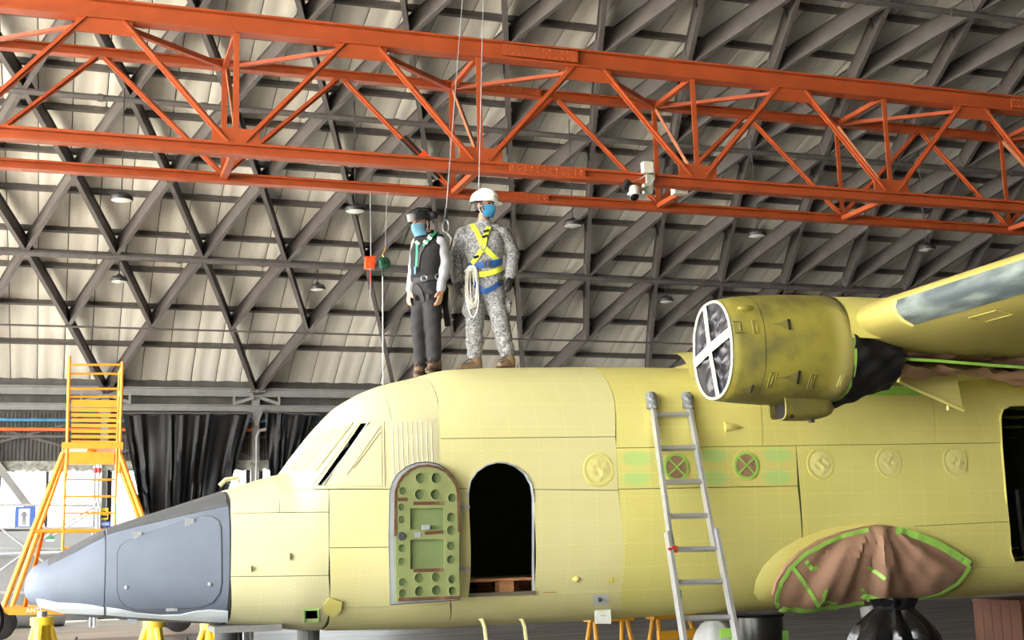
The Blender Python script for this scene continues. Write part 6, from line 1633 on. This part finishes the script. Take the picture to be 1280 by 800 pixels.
# ---- man in black vest
G2 = Figure(535, 472, 'person', 'standing person in black vest, grey sleeves and black climbing helmet, looking down to the left')
J = G2.J; X_, Y_ = G2.r, G2.t
f0, s0 = G2.ax(-40); f1, s1 = G2.ax(-38)
SX, FY = (s0 if np.dot(s0, X_) > 0 else -s0), f0
hc = J(525.5, 279, .05)
hp, HP, HR, HF, HU = head_parts(hc, f1, s1, 1.0, rad(16))
torso = [(J(532.5, 377, 0), .11, .10), (J(532.5, 366, 0), .155, .12), (J(533, 354, 0), .158, .118), (J(534, 341, 0), .155, .115), (J(535.5, 326, 0), .17, .125), (J(537, 312, -.01), .185, .13), (J(537.5, 303, -.02), .17, .115), (J(536.5, 297, -.02), .11, .085), (J(535, 292, -.01), .062, .06)]
aR = [J(553, 305, .09), J(557.5, 331, .10), J(551, 363, .20)]; aL = [J(521, 305, -.12), J(518, 334, -.10), J(513.5, 363, .0)]
lL = [J(526, 368, -.04), J(523, 411, .03), J(527.5, 461, -.04)]; lR = [J(540, 368, .04), J(541.5, 411, .09), J(543.5, 460, .03)]
hR = hand_parts(aR[2] + (0, 0, -.005), J(548.5, 384, .24) - aR[2], -X_ * .8 + Y_ * .1, Y_ * .9 - X_ * .5, 1.0, 1.0, .45); hL = hand_parts(aL[2] + (0, 0, -.005), J(508.5, 382, .04) - aL[2], X_, Y_ + X_ * .4, 1.0, 1.0, .45)
body = hp + [chain([J(535.5, 297, -.02), J(529.5, 287, .02)], [.06, .054]), loft_ell(thin(torso, .86), SX, FY), chain(aL, [.058, .045, .032]), chain(aR, [.058, .045, .032]), chain(lL, [.08, .055, .04]), chain(lR, [.08, .055, .04])] + hL + hR
for l, toe in ((lL, J(521, 474, .11)), (lR, J(535, 472, .19))): body.append(chain([l[2], l[2] + (0, 0, -.06), np.array([toe[0], toe[1], fT(toe[0]) + .04]) * .6 + (l[2] + (0, 0, -.08)) * .4], [.04, .036, .03]))
solid('body', body, M_SKIN, G2.th, .0065, 3)
for e in (-1, 1):
    b = MB(); b.ball(HP(e * .030, .083, .016), (.012, .012, .006), 8, 6); b.build('eye', M_EYE, G2.th)
    b = MB(); b.path([HP(e * .015, .094, .032), HP(e * .032, .090, .036), HP(e * .05, .078, .030)], .004, 5); b.build('eyebrow', M_HAIR, G2.th)
b = MB(); rows = [[HP(.0785 * math.cos(a) * q, (.100 * math.sin(a)) * q - .014, z) for a in np.linspace(rad(165), rad(375), 18)] for z, q in ((.07, .93), (.03, 1.0), (-.02, .97), (-.06, .84))]
b.grid(rows); b.build('hair', M_HAIR, G2.th, smooth=True, fix=False)
b = MB(); rows = [[HP(.060 * math.cos(a) * q, .012 + (.066 * math.sin(a)) * q, z) for a in np.linspace(rad(-10), rad(190), 14)] for z, q in ((-.07, 1.06), (-.098, .95), (-.112, .6))]
b.grid(rows); b.build('beard', M_HAIR, G2.th, smooth=True, fix=False)
M_HELMK = mat('black_helmet_shell', srgb(40, 41, 44), .3, var=.05)
b = MB(); rows = []
for i in range(11):
    el = i / 10 * PI / 2
    rows.append([HP(.112 * math.cos(el) ** .8 * math.cos(a), .135 * math.cos(el) ** .8 * math.sin(a) - .01, .028 + .115 * math.sin(el) + (.0 if i else -.02 * max(0, -math.sin(a)))) for a in np.linspace(0, 2 * PI, 33)[:-1]])
b.grid([[HP(.105 * math.cos(a), .128 * math.sin(a) - .01, .03) for a in np.linspace(0, 2 * PI, 33)[:-1]]] + rows, closed_v=True); hh = b.build('climbing_helmet', M_HELMK, G2.th, smooth=50)
for dx in (-.05, 0, .05):
    b = MB(); b.path([HP(dx, -.01 + .12 * math.cos(t), .04 + .108 * math.sin(t) * (1 - abs(dx) * 1.6)) for t in np.linspace(.3, PI - .3, 12)], .008, 6); b.build('helmet_vent_ridge', M_BLK, hh, smooth=True)
m, N, L, P_ = mat_new('smoky_visor'); P_.inputs['Base Color'].default_value = srgb(40, 42, 44); P_.inputs['Roughness'].default_value = .2; P_.inputs['Alpha'].default_value = .9
b = MB(); rows = [[HP(.122 * math.sin(a), .140 * math.cos(a) + .012, z - .002 * 0) for a in np.linspace(rad(-85), rad(85), 20)] for z in (.10, .075, .05, .028)]
b.grid(rows); b.build('visor', m, hh, smooth=True, fix=False)
for e in (-1, 1):
    c = HP(e * .128, -.055, .05); b = MB(); b.lathe([(.001, -.02), (.034, -.02), (.042, -.006), (.042, .02), (.03, .034), (.001, .034)], c, s1 * e if np.dot(s1 * e, c - hc) > 0 else -s1 * e, 18); b.build('ear_defender', M_BLK, hh, smooth=40)
    b = MB(); b.path([c, HP(e * .12, -.03, .09), HP(e * .11, -.01, .11)], .008, 6); b.build('defender_arm', M_BLK, hh)
    b = MB(); b.path([HP(e * .085, .02, .03), HP(e * .076, .035, -.05), HP(e * .045, .05, -.112), HP(0, .06, -.122)], .006, 4, flat=(.012, .003), up=tuple(s1 * e)); b.build('chin_strap', M_STRAPK, hh)
face_mask(HP, M_MASKBLUE, G2.th)
M_GREYSHIRT = mat('light_grey_shirt', srgb(150, 152, 158), .8, var=.05, bump=.1)
M_VEST = mat('black_fleece_vest', srgb(22, 21, 23), .9, var=.1, bump=.2, bscale=60)
M_JEANS = mat('charcoal_jeans', srgb(36, 36, 39), .85, var=.16, scale=7, stretch=(1, 1, .4))
solid('shirt', [loft_ell(thin(torso[2:], .97), SX, FY), chain([aL[0] + X_ * .02, aL[1], aL[2] + (0, 0, .015)], [.076, .060, .046]), chain([aR[0] - X_ * .02, aR[1], aR[2] + (0, 0, .015)], [.076, .056, .045])], M_GREYSHIRT, G2.th, .009, 5, wrinkle=.003, seed=5)
vest, bvV = solid('vest', [loft_ell(thin(torso[2:-1], 1.09), SX, FY), chain([J(525, 300, -.07), J(536, 296.5, -.02), J(549, 300, .05)], [.06, .068, .062])], M_VEST, G2.th, .009, 4, wrinkle=.002, seed=2)
b = MB(); b.lathe([(.072, -.035), (.074, 0), (.068, .03)], J(534.5, 293.5, -.005), nrm(J(531, 284, .02) - J(535, 297, -.02)), 20); b.build('vest_collar', M_VEST, G2.th, smooth=True)
jeans, bvJ = solid('jeans', [loft_ell([(J(532.5, 380, 0), .12, .10), (J(532.5, 368, 0), .165, .125), (J(533, 354, 0), .158, .118), (J(533, 348, 0), .155, .115)], SX, FY), chain([lL[0], lL[1], lL[2] + (0, 0, -.02)], [.098, .076, .062]), chain([lR[0], lR[1], lR[2] + (0, 0, -.02)], [.100, .078, .062])], M_JEANS, G2.th, .009, 5, wrinkle=.0035, seed=11)
M_BOOTBR = mat('brown_leather_boot', srgb(104, 84, 66), .7, var=.12)
boot(G2, lL[2] + (0, 0, -.01), J(531, 472, -.08), J(519, 476, .12), G2.th, M_BOOTBR); boot(G2, lR[2] + (0, 0, -.01), J(549, 470, .0), J(534, 474, .20), G2.th, M_BOOTBR)
M_GREENWEB = mat('green_webbing', srgb(40, 148, 98), .6, var=.1, scale=20)
vs = lambda pts, w, mt, nm='harness_strap', lift=.008: strap(bvV, pts, w, mt, G2.th, nm, lift)
vs([(546, 290), (541, 296), (535, 302), (529.5, 308), (526, 314)], .05, M_STRAPK); vs([(545, 292), (540, 297), (534.5, 303), (530, 308)], .026, M_GREENWEB, lift=.015)
vs([(522, 302), (522.5, 312), (522, 324), (521, 338)], .026, M_GREENWEB, lift=.012); vs([(528, 310), (525, 318), (523.5, 328), (522, 340)], .035, M_STRAPK)
for q in ((538, 299), (533, 304.5), (523.5, 305)):
    P, nn = cast(bvV, *q)
    if P is not None: b = MB(); b.box(P + nn * .022, (.045, .014, .026), np.array(Matrix.Rotation(rad(35), 3, 'Y'))); b.build('strap_label', M_INKW, G2.th)
P, nn = cast(bvV, 522, 334)
if P is None: P, nn = cast(bvV, 526, 334)
b = MB(); b.tube(P + nn * .03, P + nn * .03 + (0, 0, -.07), .012, 8); b.build('carabiner', mat('carabiner_blue', srgb(90, 150, 200), .4, .5), G2.th, smooth=True)
strap(bvV, [(518, 351), (526, 350), (535, 348), (544, 346), (551, 343)], .05, M_STRAPK, G2.th, 'waist_belt', .014)
for x, y in ((532, 349), (546, 346)):
    P, nn = cast(bvV, x, y)
    if P is not None: b = MB(); b.path([P + nn * .03 + X_ * .028 * math.cos(a) + np.array([0, 0, 1]) * .026 * math.sin(a) for a in np.linspace(0, 2 * PI, 17)[:-1]], .006, 6, closed=True); b.build('belt_ring', M_RING, G2.th, smooth=True)
strap(bvJ, [(520, 357), (526, 364), (529, 376)], .045, M_STRAPK, G2.th, 'leg_strap', .012); strap(bvJ, [(519, 372), (525, 373), (531, 374)], .05, M_STRAPK, G2.th, 'leg_strap', .012); strap(bvJ, [(533, 372), (541, 371), (549, 368)], .05, M_STRAPK, G2.th, 'leg_strap', .012)
for x, y in ((523, 372), (539, 371)):
    P, nn = cast(bvJ, x, y)
    if P is not None: b = MB(); b.box(P + nn * .022, (.05, .016, .05)); b.build('strap_buckle', M_BLK, G2.th)
b = MB(); p0 = J(556, 362, -.14); b.path([J(553, 352, -.12), J(557, 362, -.14), J(556, 380, -.13), J(560, 408, -.12)], .02, 4, flat=(.06, .01), up=tuple(Y_)); b.build('tool_lanyard', M_STRAPK, G2.th)
# ---- lifelines up to the roof
for k, (lo, hi, d, who) in enumerate((((557, 272), (578, 0), -.16, 'black helmet'), ((598, 262), (604, 0), -.16, 'white hard hat'))):
    A, B = (G2 if k == 0 else G1).J(*lo, d), (G2 if k == 0 else G1).J(*hi, d)
    f = (13.1 - A[2]) / (B[2] - A[2]); C_ = A + (B - A) * f
    t = thing('lifeline', 'thin steel lifeline wire rising from the back of the person in the ' + who, 'wire', A)
    b = MB(); b.tube(A, C_, .0045, 6); b.build('wire', M_WIRE, t)
    if k == 0:
        b = MB(); b.tube(A + (0, 0, -.02), A + (B - A) * .04, .016, 8); b.build('wire_sleeve', M_BLK, t)
        b = MB(); c = A + (0, 0, -.09); b.path([c + X_ * .03 * math.cos(a) + np.array([0, 0, 1]) * .065 * math.sin(a) for a in np.linspace(0, 2 * PI, 17)[:-1]], .009, 6, closed=True); b.build('snap_hook', M_RING, t, smooth=True)
        b = MB(); b.path([c + (0, 0, -.05), c + X_ * .05 + (0, 0, -.12), c + X_ * .04 + Y_ * .05 + (0, 0, -.2), c + (0, 0, -.26)], .009, 6); b.build('lanyard', M_INKW, t, smooth=True)
